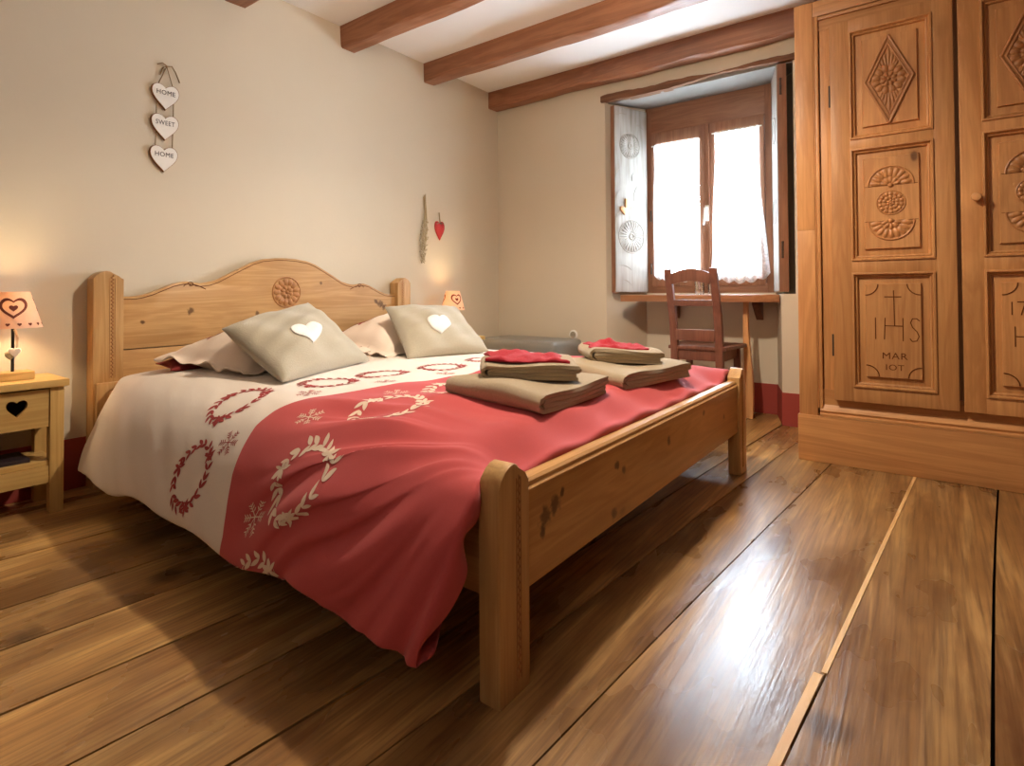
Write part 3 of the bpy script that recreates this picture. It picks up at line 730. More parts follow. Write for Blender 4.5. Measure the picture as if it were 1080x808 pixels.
def surf(x, s, nofold=False):
    """duvet surface: x along the bed, s arc length across it from the near hem"""
    x = np.asarray(x, float); s = np.asarray(s, float)
    y = np.interp(s, arc, cur[:, 0]); z = np.interp(s, arc, cur[:, 1])
    ny = -np.gradient(cur[:, 1], arc); nz = np.gradient(cur[:, 0], arc)       # outward normal of the section
    Ny = np.interp(s, arc, ny); Nz = np.interp(s, arc, nz)
    drop = smooth(S_EDGE + .06, S_EDGE - .30, s) * smooth(-.10, .02, s)        # 1 low on the near drop
    dropF = smooth(SMAX - .55, SMAX - .25, s)
    top = 1 - np.maximum(smooth(S_EDGE + .10, S_EDGE - .10, s), smooth(SMAX - .60, SMAX - .40, s))
    # foot end tucks down between mattress and footboard
    tuck = smooth(1.98, 2.135, x) ** 1.6 * np.maximum(top, 0.0)
    z = z - .060 * tuck
    z = z - .016 * smooth(1.7, 2.02, x) * top
    # head end: the near edge rounds in
    he = smooth(.50, .16, x)
    z = z - .02 * he * top
    near = smooth(S_EDGE + .05, S_EDGE - .1, s)
    y = y + he * near * .035
    z = z - .025 * he * near * smooth(.25, .0, s)
    # hem line wave and dip at the foot corner
    hemf = smooth(.45, 0.0, s) * (s > -.2)
    z = z + hemf * (.012 * np.sin(x * 7.3 + .5) + .008 * np.sin(x * 15 + 1.2) - .018 * smooth(1.7, 2.15, x))
    d = np.zeros_like(x)
    if not nofold:
        # soft puffs on top
        d = d + .006 * fbm(x, s, 5.0) * (top * .8 + .2)
        # fan of folds from the foot post to the hem
        ax, as_ = 2.33, S_EDGE + .20
        th = np.arctan2(ax - x, (as_ - s)); rr = np.hypot(ax - x, as_ - s)
        th2 = th + .05 * fbm(x, s, 3.0)
        w = np.sin(th2 * 25 + 1.1) * .6 + .45 * np.sin(th2 * 43 + .4) + .25 * np.sin(th2 * 71 + 2)
        rg = lambda a: 1 - 2 * (np.sin(a / 2) ** 2 + .02) ** .42
        w = .45 * w + .55 * rg(th2 * 29 + .6 + .8 * fbm(x, s, 4.0)) + .30 * rg(th2 * 53 + 2.0)
        amp = smooth(.25, .65, rr) * smooth(1.25, .55, rr) * smooth(S_EDGE + .25, S_EDGE - .10, s) * smooth(1.30, 1.65, x)
        d = d + .031 * w * amp
        # finer diagonal creases on the cream part of the drop
        q = (x * .75 - (S_EDGE - s) * .95) * -1
        w2 = np.sin(q * 34 + 2 * fbm(x, s, 2.0)) * .6 + .4 * np.sin(q * 61 + 1.0)
        d = d + .0026 * (w2 + .8 * fbm(x * 1.5, s, 9.0)) * smooth(S_EDGE + .15, S_EDGE - .08, s) * smooth(1.55, 1.25, x)
        # shallow folds on the red top running towards the foot post
        q3 = (x - 1.2) * .55 - (s - S_EDGE) * .9
        d = d + .0042 * np.sin(q3 * 30 + 1.7 * fbm(x, s, 2.5)) * top * smooth(1.2, 1.6, x)
        d = d + .012 * smooth(.05, .0, np.abs(s)) * 0
        d = d * smooth(SMIN, SMIN + .12, s) 
    y = y + Ny * d * -1 * 1.0; z = z + Nz * d
    xx = x + .010 * np.sin(s * 9 + 1) * smooth(1.9, 2.1, x) * near
    return np.stack([xx, y, z], -1)
# sign check of the section normal: it must point up on top
def xmax(s):
    nearlow = smooth(S_EDGE - .02, S_EDGE - .10, s)
    far = smooth(SMAX - .55, SMAX - .45, s)
    e = 2.136 + .028 * nearlow * smooth(0, .30, s) - .010 * nearlow
    return np.where(far > .5, 2.130, e)
def xmin(s):
    nearlow = smooth(S_EDGE + .02, S_EDGE - .2, s)
    return .16 + .13 * nearlow
nx, ns = 220, 300
BAND_S = [SMIN, .041, .095, .176, .247, .307, .372, .448, .535, .611, .70, 1.018, 1.191, 1.517, 1.95, SMAX]
BAND_X = [1.42, 1.413, 1.398, 1.365, 1.35, 1.34, 1.342, 1.364, 1.393, 1.425, 1.455, 1.468, 1.468, 1.446, 1.42, 1.40]
sg = np.concatenate([np.linspace(SMIN, S_EDGE + .1, 150), np.linspace(S_EDGE + .1, SMAX, 151)[1:]])
ug = np.linspace(0, 1, nx)
Sg, Ug = np.meshgrid(sg, ug, indexing='ij')
Xg = xmin(Sg) + (xmax(Sg) - xmin(Sg)) * Ug
Pg = surf(Xg, Sg)
# rolled edges at the two ends, so the cover has thickness
_du = np.gradient(Pg, axis=1); _dv = np.gradient(Pg, axis=0); _nn = np.cross(_du, _dv); _nn /= np.linalg.norm(_nn, axis=2)[..., None] + 1e-9
_pad = lambda j, sg_: [Pg[:, [j]] + _nn[:, [j]] * -a + np.array([sg_ * b, 0, 0]) for a, b in ((.006, .006), (.018, .007), (.034, .002), (.060, -.010))]
_inn = np.array([1.0, .8, .6, .5])
_head = _pad(0, -1)[::-1]; _foot = _pad(-1, 1)
_wt = (1 - smooth(-.02, .16, Sg[:, :1]))[..., None]          # no extra roll on the turned-under lip
Pg = np.concatenate([Pg[:, :1] + (q - Pg[:, :1]) * (1 - _wt) for q in _head] + [Pg] + [Pg[:, -1:] + (q - Pg[:, -1:]) * (1 - _wt) for q in _foot], axis=1)
Xg = np.concatenate([Xg[:, :1]] * 4 + [Xg] + [Xg[:, -1:]] * 4, axis=1); Sg = np.concatenate([Sg[:, :1]] * 4 + [Sg] + [Sg[:, -1:]] * 4, axis=1); nx += 8
# soft edge roll at head and foot ends
bx_s = np.array(BAND_S)
bx_x = np.array(BAND_X)
def bandx(s): return np.interp(s, bx_s, bx_x)
band = Xg - bandx(Sg) - .004 * np.sin(Sg * 14)
def leaf_poly(L, Wd, n=10):
    P = []
    for i in range(n):
        t = i / (n - 1); P.append((L * t, Wd * math.sin(PI * t) ** .8 * (1 - .25 * t)))
    return P + [(a, -b) for a, b in P[-2:0:-1]]
motif_v, motif_f, motif_m = [], [], []
def add_poly(pts2, mi):
    x = np.array([p[0] for p in pts2]); s = np.array([p[1] for p in pts2])
    e = 1e-3; P = surf(x, s); du = surf(x + e, s) - P; dv = surf(x, s + e) - P
    nn = np.cross(du, dv); nn /= np.linalg.norm(nn, axis=1)[:, None]
    P = P + nn * .0013
    k = len(motif_v); motif_v.extend(P.tolist()); c = np.mean(P, axis=0) ; motif_v.append(c.tolist()); m = len(pts2)
    for i in range(m): motif_f.append((k + i, k + (i + 1) % m, k + m)); motif_m.append(mi)
def xf(pts, cx, cs, a, sc=1.0):
    c, s_ = math.cos(a) * sc, math.sin(a) * sc
    return [(cx + p[0] * c - p[1] * s_, cs + p[0] * s_ + p[1] * c) for p in pts]
def wreath(cx, cs, R, mi, rx=.88):
    r2 = random.Random(int(cx * 1000 + cs * 77))
    n = 21
    for i in range(n):
        a = 2 * PI * i / n + r2.uniform(-.05, .05)
        px, ps = cx + R * rx * math.cos(a), cs + R * math.sin(a)
        tang = a + PI / 2
        for sgn in (-1, 1):
            L = R * r2.uniform(.30, .38)
            add_poly(xf(leaf_poly(L, L * .22), px, ps, tang + sgn * r2.uniform(.35, .85)), mi)
        if i % 7 == 3:
            for k in range(5): add_poly(xf(leaf_poly(R * .30, R * .062), px, ps, a + k * 2 * PI / 5), mi)
def flake(cx, cs, R, mi):
    for k in range(6):
        a = k * PI / 3 + .2
        add_poly(xf([(0, -.0013), (R, -.0009), (R, .0009), (0, .0013)], cx, cs, a), mi)
        for f in (.4, .62, .82):
            for sg_ in (-1, 1):
                bxp = (cx + R * f * math.cos(a), cs + R * f * math.sin(a))
                add_poly(xf(leaf_poly(R * .32, .0018, 5), bxp[0], bxp[1], a + sg_ * .9), mi)
MOTIFS_CREAM = [(1.172, .128), (1.119, .378), (1.211, .645), (1.211, .88), (1.27, 1.137), (1.278, 1.419), (1.22, 1.70), (1.2, 1.97)]
MOTIFS_RED = [(1.650, .222), (1.668, .518), (1.66, .80), (1.66, 1.09), (1.66, 1.38), (1.66, 1.67), (1.60, -.070)]
FLAKES_CREAM = [(1.275, .241), (1.315, .502), (1.38, .75), (1.392, 1.03), (1.392, 1.30), (1.36, 1.58)]
FLAKES_RED = [(1.49, .388), (1.523, .106), (1.547, .649), (1.547, .963), (1.55, 1.25), (1.55, 1.53)]
for (x, s) in MOTIFS_CREAM: wreath(x, s, .088, 1)
for (x, s) in MOTIFS_RED: wreath(x, s, .098, 2)
for (x, s) in FLAKES_CREAM: flake(x, s, .038, 1)
for (x, s) in FLAKES_RED: flake(x, s, .040, 2)
verts = Pg.reshape(-1, 3).tolist(); nb = len(verts)
faces = [(i * nx + j, i * nx + j + 1, (i + 1) * nx + j + 1, (i + 1) * nx + j) for i in range(ns - 1) for j in range(nx - 1)]
nf = len(faces)
faces += [tuple(q + nb for q in f) for f in motif_f]
me = bpy.data.meshes.new('duvet'); dl = Vector((1.2, 1.72, 0.49))
me.from_pydata([(v[0] - dl.x, v[1] - dl.y, v[2] - dl.z) for v in verts + motif_v], [], faces)
for m in (DUVET, PRINT, PRINTC): me.materials.append(m)
me.polygons.foreach_set('material_index', [0] * nf + motif_m)
at = me.attributes.new('band', 'FLOAT', 'POINT'); at.data.foreach_set('value', np.concatenate([band.reshape(-1), np.zeros(len(motif_v))]).astype(np.float32))
me.shade_smooth()
duv = link(bpy.data.objects.new('duvet', me)); duv.location = dl
tag(duv, 'cream and red duvet printed with leaf wreaths and snowflakes, spread over the pine bed', 'duvet')

# ------------------------------------------------------------------ pillows and cushions
def pillow_surface(c4, thick, nu=40, nv=40, flange=0.0, seed=0, sagc=.07, pw=.5):
    """c4: NB, NF, FF, FB corners of the mid surface; returns (bm, top-point function)"""
    c4 = [Vector(c) for c in c4]; r2 = np.random.RandomState(seed); ph = r2.uniform(0, 6.28, 12)
    def mid(u, v):
        # sides pull in between the corners
        bu = u + sagc * (0.5 - u) * math.sin(PI * v) * (2 * abs(u - .5)) ; bv = v + sagc * (0.5 - v) * math.sin(PI * u) * (2 * abs(v - .5))
        return c4[0] * (1 - bu) * (1 - bv) + c4[1] * bu * (1 - bv) + c4[2] * bu * bv + c4[3] * (1 - bu) * bv
    nrm = ((c4[1] - c4[0]).cross(c4[3] - c4[0]) + (c4[2] - c4[1]).cross(c4[0] - c4[1]) * -1)
    nrm = (c4[2] - c4[0]).cross(c4[3] - c4[1]).normalized()
    if nrm.z < 0: nrm = -nrm
    def prof(u, v):
        f = flange
        a = min(max((u - f) / (1 - 2 * f), 0), 1); b = min(max((v - f) / (1 - 2 * f), 0), 1)
        return (max(math.sin(PI * a), 0) ** pw) * (max(math.sin(PI * b), 0) ** pw)
    def wr(u, v):
        return (.006 * math.sin(9 * u + 5 * v + ph[0]) + .004 * math.sin(17 * v - 7 * u + ph[1]) + .003 * math.sin(26 * u + 9 * v + ph[2]))
    def P(u, v, side):
        p = mid(u, v); h = prof(u, v)
        fl = 0.0
        if flange:
            e = min(u, v, 1 - u, 1 - v)
            if e < flange: fl = .010 * (1 - e / flange) * math.sin(18 * (u + v) + ph[3]) + .007 * (1 - e / flange) * math.sin(31 * (u - v) + ph[4])
        return p + nrm * (side * (thick / 2 * h + .0022) + (wr(u, v) * (.3 + h) if side > 0 else 0) * (1 if thick > .05 else .3) + fl)
    bm = BM(); G2 = {}
    for sd in (1, -1):
        for i in range(nu + 1):
            for j in range(nv + 1): G2[sd, i, j] = bm.verts.new(P(i / nu, j / nv, sd))
    for i in range(nu):
        for j in range(nv):
            bm.faces.new([G2[1, a, b] for a, b in ((i, j), (i + 1, j), (i + 1, j + 1), (i, j + 1))])
            bm.faces.new([G2[-1, a, b] for a, b in ((i, j), (i, j + 1), (i + 1, j + 1), (i + 1, j))])
    for i in range(nu):
        for b in (0, nv): bm.faces.new((G2[1, i, b], G2[1, i + 1, b], G2[-1, i + 1, b], G2[-1, i, b]))
        for b in (0, nu): bm.faces.new((G2[1, b, i], G2[1, b, i + 1], G2[-1, b, i + 1], G2[-1, b, i]))
    return bm, (lambda u, v, off=.002: P(u, v, 1) + nrm * off)
def leaves_on(bm, fn, spots, sz, seed, asp=1.0):
    r2 = random.Random(seed)
    for (u0, v0) in spots:
        for k in range(5):
            a = k * 2 * PI / 5 + r2.uniform(-.2, .2); L = sz * r2.uniform(.8, 1.1)
            pts = xf(leaf_poly(L, L * .26, 7), u0, v0, a)
            vs = [bm.verts.new(fn(min(max(p[0], 0.01), .99), min(max(p[1], .01), .99))) for p in pts]
            c = bm.verts.new(sum((v.co for v in vs), Vector()) / len(vs))
            for i in range(len(vs)):
                f = bm.faces.new((vs[i], vs[(i + 1) % len(vs)], c)); f.material_index = 1
def pillow(name, c4, thick, mats, label, cat, seed, flange=.06, spots=(), group=None, pw=.5):
    bm, fn = pillow_surface(c4, thick, seed=seed, flange=flange, pw=pw)
    if spots: leaves_on(bm, fn, spots, .07, seed)
    o = obj(name, bm, mats, None, angle=60)
    ctr = sum((Vector(c) for c in c4), Vector()) / 4
    o.data.transform(Matrix.Translation(-ctr)); o.location = ctr
    return tag(o, label, cat, group), fn
pillow('pillow', [(.20, 1.02, .505), (.44, .98, .500), (.42, 1.62, .500), (.16, 1.60, .580)], .10, [DKRED], 'dark red pillow leaning on the headboard beneath the near cream pillow', 'pillow', 3, .0, group='red pillows at the headboard')
pillow('pillow', [(.16, 1.86, .570), (.42, 1.86, .500), (.42, 2.40, .500), (.16, 2.40, .570)], .10, [DKRED], 'dark red pillow leaning on the headboard beneath the far cream pillow', 'pillow', 4, .0, group='red pillows at the headboard')
SP1 = [(.24, .26), (.30, .31), (.34, .38), (.26, .42), (.20, .34), (.30, .50)]
pillow('pillow', [(.27, .985, .535), (.86, 1.055, .512), (.80, 1.68, .53), (.22, 1.62, .69)], .22, [CREAM, PRINT], 'cream flanged pillow with red leaves behind the near grey cushion', 'pillow', 11, .07, SP1, 'cream pillows with red leaf print')
SP2 = [(.15, .30), (.20, .38), (.10, .46), (.13, .56), (.22, .30), (.28, .36), (.20, .50)]
pillow('pillow', [(.25, 1.79, .55), (.86, 1.71, .512), (.82, 2.40, .53), (.20, 2.42, .69)], .22, [CREAM, PRINT], 'cream flanged pillow with red leaves behind the far grey cushion', 'pillow', 12, .07, SP2, 'cream pillows with red leaf print')
def cushion(c4, thick, hu, hv, ha, label, seed):
    bm, fn = pillow_surface(c4, thick, seed=seed, flange=0.0, pw=.42, sagc=.05)
    ctr = sum((Vector(c) for c in c4), Vector()) / 4
    t = thing('cushion', label, 'cushion', ctr, 'grey cushions with a white heart')
    part('cushion_cover', bm, GREYC, t, angle=60)
    bm = BM(); H = heart(36, .30, .27); H = xf(H, 0, 0, ha)
    lay = []
    for f, off in ((1.0, .001), (1.0, .006), (.9, .009), (.6, .010), (.25, .010)):
        lay.append([bm.verts.new(fn(hu + p[0] * f, hv + p[1] * f, off)) for p in H])
    for A, B in zip(lay, lay[1:]):
        for i in range(36): bm.faces.new((A[i], A[(i + 1) % 36], B[(i + 1) % 36], B[i]))
    bm.faces.new(lay[-1])
    part('heart_applique', bm, WHITEC, t, angle=60)
# corners: u runs from the upper edge to the lower edge, v along the width
cushion([(.70, 1.055, .668), (1.13, 1.045, .508), (.90, 1.59, .510), (.485, 1.565, .758)], .15, .64, .43, PI / 2 - .25, 'grey cushion with a white heart, nearer one tilted on its corner', 21)
cushion([(.625, 1.915, .728), (.985, 1.735, .508), (1.085, 2.185, .508), (.725, 2.335, .722)], .14, .64, .46, PI / 2 - .15, 'grey cushion with a white heart, the farther one by the small lamp', 22)

# ------------------------------------------------------------------ towels
def towel(w, l, layers, th, seed):
    """folded towel: ribbon folded in layers in the y-z plane (width w), length l along x; base at z=0"""
    g = th * 1.10; H_ = th + 3 * g; hw = w / 2; Z = [th / 2 + k * g for k in range(4)]
    R_ = (Z[3] - Z[0]) / 2; r_ = g / 2; pts = []
    def run(y0, y1, z, n=12): pts.extend((y, z) for y in np.linspace(y0, y1, n))
    def bend(yc, zc, rad, sgn, up, n=9):
        for t_ in np.linspace(0, PI, n)[1:-1]: pts.append((yc + sgn * rad * math.sin(t_) * 1.05, zc - up * rad * math.cos(t_)))
    run(hw - .006, -hw + R_, Z[0]); bend(-hw + R_, (Z[0] + Z[3]) / 2, R_, -1, 1, 13); run(-hw + R_, hw - r_ * 1.4, Z[3])
    bend(hw - r_ * 1.4, (Z[2] + Z[3]) / 2, r_, 1, -1); run(hw - r_ * 1.4, -hw + R_ + r_, Z[2]); bend(-hw + R_ + r_, (Z[1] + Z[2]) / 2, r_, -1, -1); run(-hw + R_ + r_, hw - .012, Z[1])
    P = np.array(pts); T = np.gradient(P, axis=0); T /= np.linalg.norm(T, axis=1)[:, None]; Nn = np.stack([-T[:, 1], T[:, 0]], 1)
    up = P + Nn * th * .5; dn = P - Nn * th * .5
    out = np.concatenate([up, dn[::-1]])
    bm = BM(); nl = 26; r2 = np.random.RandomState(seed); p1, p2, p3 = r2.uniform(0, 6.28, 3); rows = []
    for i in range(nl + 1):
        x = -l / 2 + l * i / nl; row = []
        for (y, z) in out:
            H = z / H_
            dz = (.004 * math.sin(x * 22 + p1 + y * 8) + .004 * math.sin(y * 19 + p2)) * H
            dy = .003 * math.sin(x * 25 + p3) ; dx = .003 * math.sin(z * 400 + y * 15 + p1) * (abs(2 * i / nl - 1) ** 6)
            droop = -.004 * (2 * x / l) ** 4 * H
            row.append(bm.verts.new((x + dx, y + dy, max(z + dz + droop, 0.0))))
        rows.append(row)
    m = len(out)
    for A, B in zip(rows, rows[1:]):
        for k in range(m): bm.faces.new((A[k], A[(k + 1) % m], B[(k + 1) % m], B[k]))
    for R in (rows[0], rows[-1]):
        for k in range(m // 2 - 1):
            bm.faces.new((R[k], R[k + 1], R[m - 2 - k], R[m - 1 - k]))
    return bm
def put(name, bm, mat, label, cat, loc, rz, group, ang=60):
    o = obj(name, bm, mat, None, angle=ang); o.location = loc; o.rotation_euler = (Matrix.Rotation(.06, 4, 'Y') @ Matrix.Rotation(rz, 4, 'Z')).to_euler(); return tag(o, label, cat, group)
def wash(seed, w=.20, d=.15):
    bm = BM(); n = 28; r2 = np.random.RandomState(seed); p = r2.uniform(0, 6.28, 6); T, B = {}, {}
    for i in range(n + 1):
        for j in range(n + 1):
            u, v = i / n - .5, j / n - .5
            e = min(.5 - abs(u), .5 - abs(v))
            x = u * d * (1 + .10 * math.sin(v * 7 + p[0])); y = v * w * (1 + .08 * math.sin(u * 8 + p[1]))
            h = .010 + .006 * math.sin(u * 9 + p[2]) * math.sin(v * 8 + p[3]) + .018 * math.exp(-((u + .18) ** 2 * 40 + (v + .12) ** 2 * 30)) + .003 * math.sin(v * 30 + u * 11)
            h = max(h, .006) * min(1, .45 + e * 9)
            T[i, j] = bm.verts.new((x, y, h)); B[i, j] = bm.verts.new((x, y, .0))
    for i in range(n):
        for j in range(n):
            bm.faces.new((T[i, j], T[i + 1, j], T[i + 1, j + 1], T[i, j + 1])); bm.faces.new((B[i, j], B[i, j + 1], B[i + 1, j + 1], B[i + 1, j]))
        for b in (0, n):
            bm.faces.new((T[i, b], B[i, b], B[i + 1, b], T[i + 1, b])); bm.faces.new((T[b, i], T[b, i + 1], B[b, i + 1], B[b, i]))
    return bm
TZ = .489
put('bath_towel', towel(.38, .34, 4, .0125, 1), TOWEL, 'folded taupe bath towel on the duvet under the nearer towel stack', 'towel', (1.87, 1.415, TZ), .0, 'folded taupe bath towels on the bed')
put('hand_towel', towel(.29, .20, 4, .0112, 2), TOWEL, 'folded taupe hand towel on top of the nearer bath towel', 'towel', (1.845, 1.447, TZ + .056), -.85, 'folded taupe hand towels on the bath towels')
put('washcloth', wash(1, .24, .16), CLOTHR, 'crumpled red washcloth on the nearer towel stack', 'washcloth', (1.835, 1.445, TZ + .104), -.85, 'red washcloths topping the towels')
put('bath_towel', towel(.46, .36, 4, .0125, 3), TOWEL, 'folded taupe bath towel on the duvet under the farther towel stack', 'towel', (1.89, 1.985, TZ - .009), -.15, 'folded taupe bath towels on the bed')
put('hand_towel', towel(.28, .20, 4, .0112, 4), TOWEL, 'folded taupe hand towel on top of the farther bath towel', 'towel', (1.875, 2.03, TZ + .047), -.85, 'folded taupe hand towels on the bath towels')
put('washcloth', wash(5, .22, .15), CLOTHR, 'crumpled red washcloth on the farther towel stack', 'washcloth', (1.865, 2.02, TZ + .095), -.85, 'red washcloths topping the towels')

# ------------------------------------------------------------------ nightstands and lamps
ns1 = thing('nightstand', 'pale pine nightstand left of the bed, heart cut into its drawer', 'nightstand', (.14, .50, 0), 'pale pine nightstands')
bm = BM(); box(bm, .010, .272, .300, .702, .463, .489, .003); part('top_board', bm, NIGHT, ns1)
for x0 in (.020, .213):
    for y0 in (.312, .648):
        bm = BM(); box(bm, x0, x0 + .042, y0, y0 + .042, 0, .4635, .002); part('leg', bm, NIGHTV, ns1)
for q in ((.06, .215, .324, .340), (.06, .215, .660, .676), (.024, .036, .352, .650)):
    bm = BM(); box(bm, *q, .30, .4635); part('apron', bm, NIGHT, ns1)
# drawer front with a heart-shaped hole
bm = BM(); HH = [(p[0] + .555, p[1] + .397) for p in heart(32, .060, .058)]
y0, y1, z0, z1 = .357, .645, .318, .455
def seg_box(p):      # project heart point outward to the rectangle
    dx, dz = p[0] - .555, p[1] - .397; k = 1e9
    for lim, d in ((y1 - .555, dx), (y0 - .555, dx), (z1 - .397, dz), (z0 - .397, dz)):
        if d * lim > 0: k = min(k, lim / d)
    return (.555 + dx * k, .397 + dz * k)
RR = [seg_box(p) for p in HH]
for c_ in ((y0, z0), (y1, z0), (y1, z1), (y0, z1)):
    i = min(range(32), key=lambda q: (RR[q][0] - c_[0]) ** 2 + (RR[q][1] - c_[1]) ** 2); RR[i] = c_
f_o = [bm.verts.new((.250, *p)) for p in RR]; f_i = [bm.verts.new((.250, *p)) for p in HH]; b_o = [bm.verts.new((.234, *p)) for p in RR]; b_i = [bm.verts.new((.234, *p)) for p in HH]
for i in range(32):
    j = (i + 1) % 32
    for q in ((f_o[i], f_o[j], f_i[j], f_i[i]), (b_o[i], b_i[i], b_i[j], b_o[j]), (f_o[i], b_o[i], b_o[j], f_o[j]), (f_i[i], f_i[j], b_i[j], b_i[i])):
        try: bm.faces.new(q)
        except ValueError: pass
dr = part('drawer', bm, NIGHT, ns1)
bm = BM(); box(bm, .06, .20, .365, .637, .322, .33); box(bm, .06, .066, .365, .637, .33, .44); box(bm, .06, .233, .365, .371, .33, .44); box(bm, .06, .233, .631, .637, .33, .44); obj('drawer_box', bm, plain('drawer_inside', col(120, 88, 52), .8), dr)
bm = BM(); box(bm, .03, .245, .33, .672, .175, .192, .001); part('shelf', bm, NIGHT, ns1)
bm = BM(); box(bm, .236, .250, .354, .648, .112, .174, .002); part('shelf_rail', bm, NIGHT, ns1)
ns2 = copy_tree(ns1); ns2.location = (.14, .50 + 2.447, 0); ns2['label'] = 'pale pine nightstand on the far side of the bed, only its top edge showing'
bm = BM(); box(bm, .07, .22, .37, .60, .193, .207, .002); tag(obj('magazine', bm, MAG), 'dark magazine lying on the shelf of the near nightstand', 'magazine')
bm = BM(); M = frame_m((.13, .50, .2075), (0, 1, 0), (0, 0, 1), (1, 0, 0))
prism(bm, [(.42, .2075), (.52, .2075), (.505, .262), (.44, .262)], 'x', .10, .16, .003); tag(obj('tissue_box', bm, PAPER), 'small pale box standing on the nightstand shelf', 'box')
def make_lamp():
    cx, cy, z0 = .135, .566, .4895
    t = thing('table_lamp', 'lit table lamp with a pink heart-print shade on the near nightstand at the left edge', 'lamp', (cx, cy, z0), 'bedside lamps with heart-print shades')
    bm = BM(); box(bm, cx - .045, cx + .045, cy - .055, cy + .055, z0, z0 + .030, .003); part('lamp_base', bm, NIGHT, t)
    bm = BM(); tube(bm, [(cx, cy, z0 + .028), (cx, cy, .70)], .0052, 10); part('lamp_pole', bm, BLACKM, t)
    bm = BM(); lathe(bm, [(.014, .690), (.015, .694), (.015, .728), (.012, .732)], cx, cy, 16); part('bulb_socket', bm, WHITEP, t)
    bm = BM(); lathe(bm, [(.006, .733), (.012, .738), (.0175, .750), (.019, .762), (.015, .774), (.006, .781)], cx, cy, 16); part('bulb', bm, BULB, t)
    bm = BM(); r0, r1, za, zb = .086, .048, .681, .814
    lathe(bm, [(r0, za), (r1, zb), (r1 - .0015, zb), (r0 - .0015, za), (r0, za)], cx, cy, 48, caps=False); bmesh.ops.remove_doubles(bm, verts=bm.verts, dist=1e-5)
    sh = part('lamp_shade', bm, SHADE, t)
    def S(th, z, off=.0012):
        r = r0 + (r1 - r0) * (z - za) / (zb - za) + off; return Vector((cx + r * math.cos(th), cy + r * math.sin(th), z))
    def sdecal(bm, poly, th0, zc, rad):
        vs = [bm.verts.new(S(th0 + p[0] / rad, zc + p[1])) for p in poly]; c = bm.verts.new(S(th0 + sum(p[0] for p in poly) / len(poly) / rad, zc + sum(p[1] for p in poly) / len(poly)))
        for i in range(len(vs)): bm.faces.new((vs[i], vs[(i + 1) % len(vs)], c))
    HP = plain('brown_heart_print', col(128, 74, 62), .9, 200, .08, 0, .1); bm = BM()
    thv = math.atan2(0 - cy, 2.859 - cx) + .02
    for th0 in (thv, thv + 2.09, thv + 4.19):
        o_, i_ = heart(40, .088, .074), heart(40, .066, .054)
        A = [bm.verts.new(S(th0 + p[0] / .066, .755 + p[1])) for p in o_]; Bv = [bm.verts.new(S(th0 + p[0] / .066, .755 + p[1])) for p in i_]
        for i in range(40): bm.faces.new((A[i], A[(i + 1) % 40], Bv[(i + 1) % 40], Bv[i]))
        sdecal(bm, heart(20, .026, .022), th0, .754, .066)
    for k in range(16): sdecal(bm, heart(14, .013, .011), thv + .2 + k * 2 * PI / 16, .695, .082)
    obj('heart_print', bm, HP, sh)
    d = Vector((.94, -.33, 0))
    bm = BM(); Mh = frame_m((cx + .012, cy + .004, .590), (.33, .94, 0), (0, 0, 1), (.94, -.33, 0)); slab(bm, heart(24, .036, .034), Mh, .006, .001); ch = part('hanging_heart', bm, WHITEW, t)
    bm = BM(); Mh = frame_m((cx + .006, cy - .008, .578), (.2, .95, 0), (0, 0, 1), (.95, -.2, 0)); slab(bm, heart(24, .032, .030), Mh, .006, .001); part('hanging_heart', bm, STRAW, t)
    bm = BM(); tube(bm, [(cx + .016, cy + .004, .603), (cx + .010, cy + .006, .64), (cx + .006, cy + .004, .685)], .0015, 5); tube(bm, [(cx + .012, cy + .010, .600), (cx + .012, cy + .014, .64), (cx + .006, cy + .004, .675)], .004, 6); part('ribbon', bm, PAPER, t)
    return t
lp1 = make_lamp()
lp2 = copy_tree(lp1); lp2.location = (.135, 2.955, .4895); lp2.rotation_euler = (0, 0, -.19)
lp2['label'] = 'lit table lamp with pink heart-print shade in the far corner beyond the cushions'

# ------------------------------------------------------------------ wall ornaments
t = thing('heart_hanging', 'three white wooden hearts reading HOME SWEET HOME strung on twine above the headboard', 'wall ornament', (0, 1.13, 1.88))
HZ = [(1.128, 1.722), (1.126, 1.580), (1.122, 1.432)]
for (y, z), w in zip(HZ, ('HOME', 'SWEET', 'HOME')):
    M = frame_m((.001, y, z), (0, 1, 0), (0, 0, 1), (1, 0, 0))
    bm = BM(); slab(bm, heart(40, .118, .118), M, .014); hrt = part('wooden_heart', bm, BROWNW, t)
    bm = BM(); M2 = frame_m((.0148, y, z), (0, 1, 0), (0, 0, 1), (1, 0, 0)); slab(bm, heart(40, .113, .113), M2, .0015); obj('painted_face', bm, WHITEW, hrt)
    obj('lettering', text_bm(w, .030, frame_m((.0171, y, z + .018), (0, 1, 0), (0, 0, 1), (1, 0, 0)), .0003, sx=.84 if w == 'SWEET' else .92), INK, hrt, angle=0)
bm = BM()
for dy in (-.036, .036):
    tube(bm, [(.008, 1.134, 1.868), (.010, 1.128 + dy, 1.762), (.010, 1.126 + dy, 1.60), (.010, 1.122 + dy, 1.47)], .0022, 6)
tube(bm, [(.006, 1.095, 1.868), (.012, 1.115, 1.879), (.012, 1.134, 1.868), (.012, 1.155, 1.874), (.010, 1.172, 1.85), (.006, 1.192, 1.808)], .0026, 6)
tube(bm, [(.010, 1.134, 1.868), (.012, 1.118, 1.858), (.008, 1.105, 1.82)], .0026, 6)
part('twine', bm, TWINE, t)
t = thing('dried_bunch', 'long dried straw bunch hanging on the wall right of the headboard', 'dried flowers', (0, 2.80, 1.50))
bm = BM(); r2 = random.Random(3)
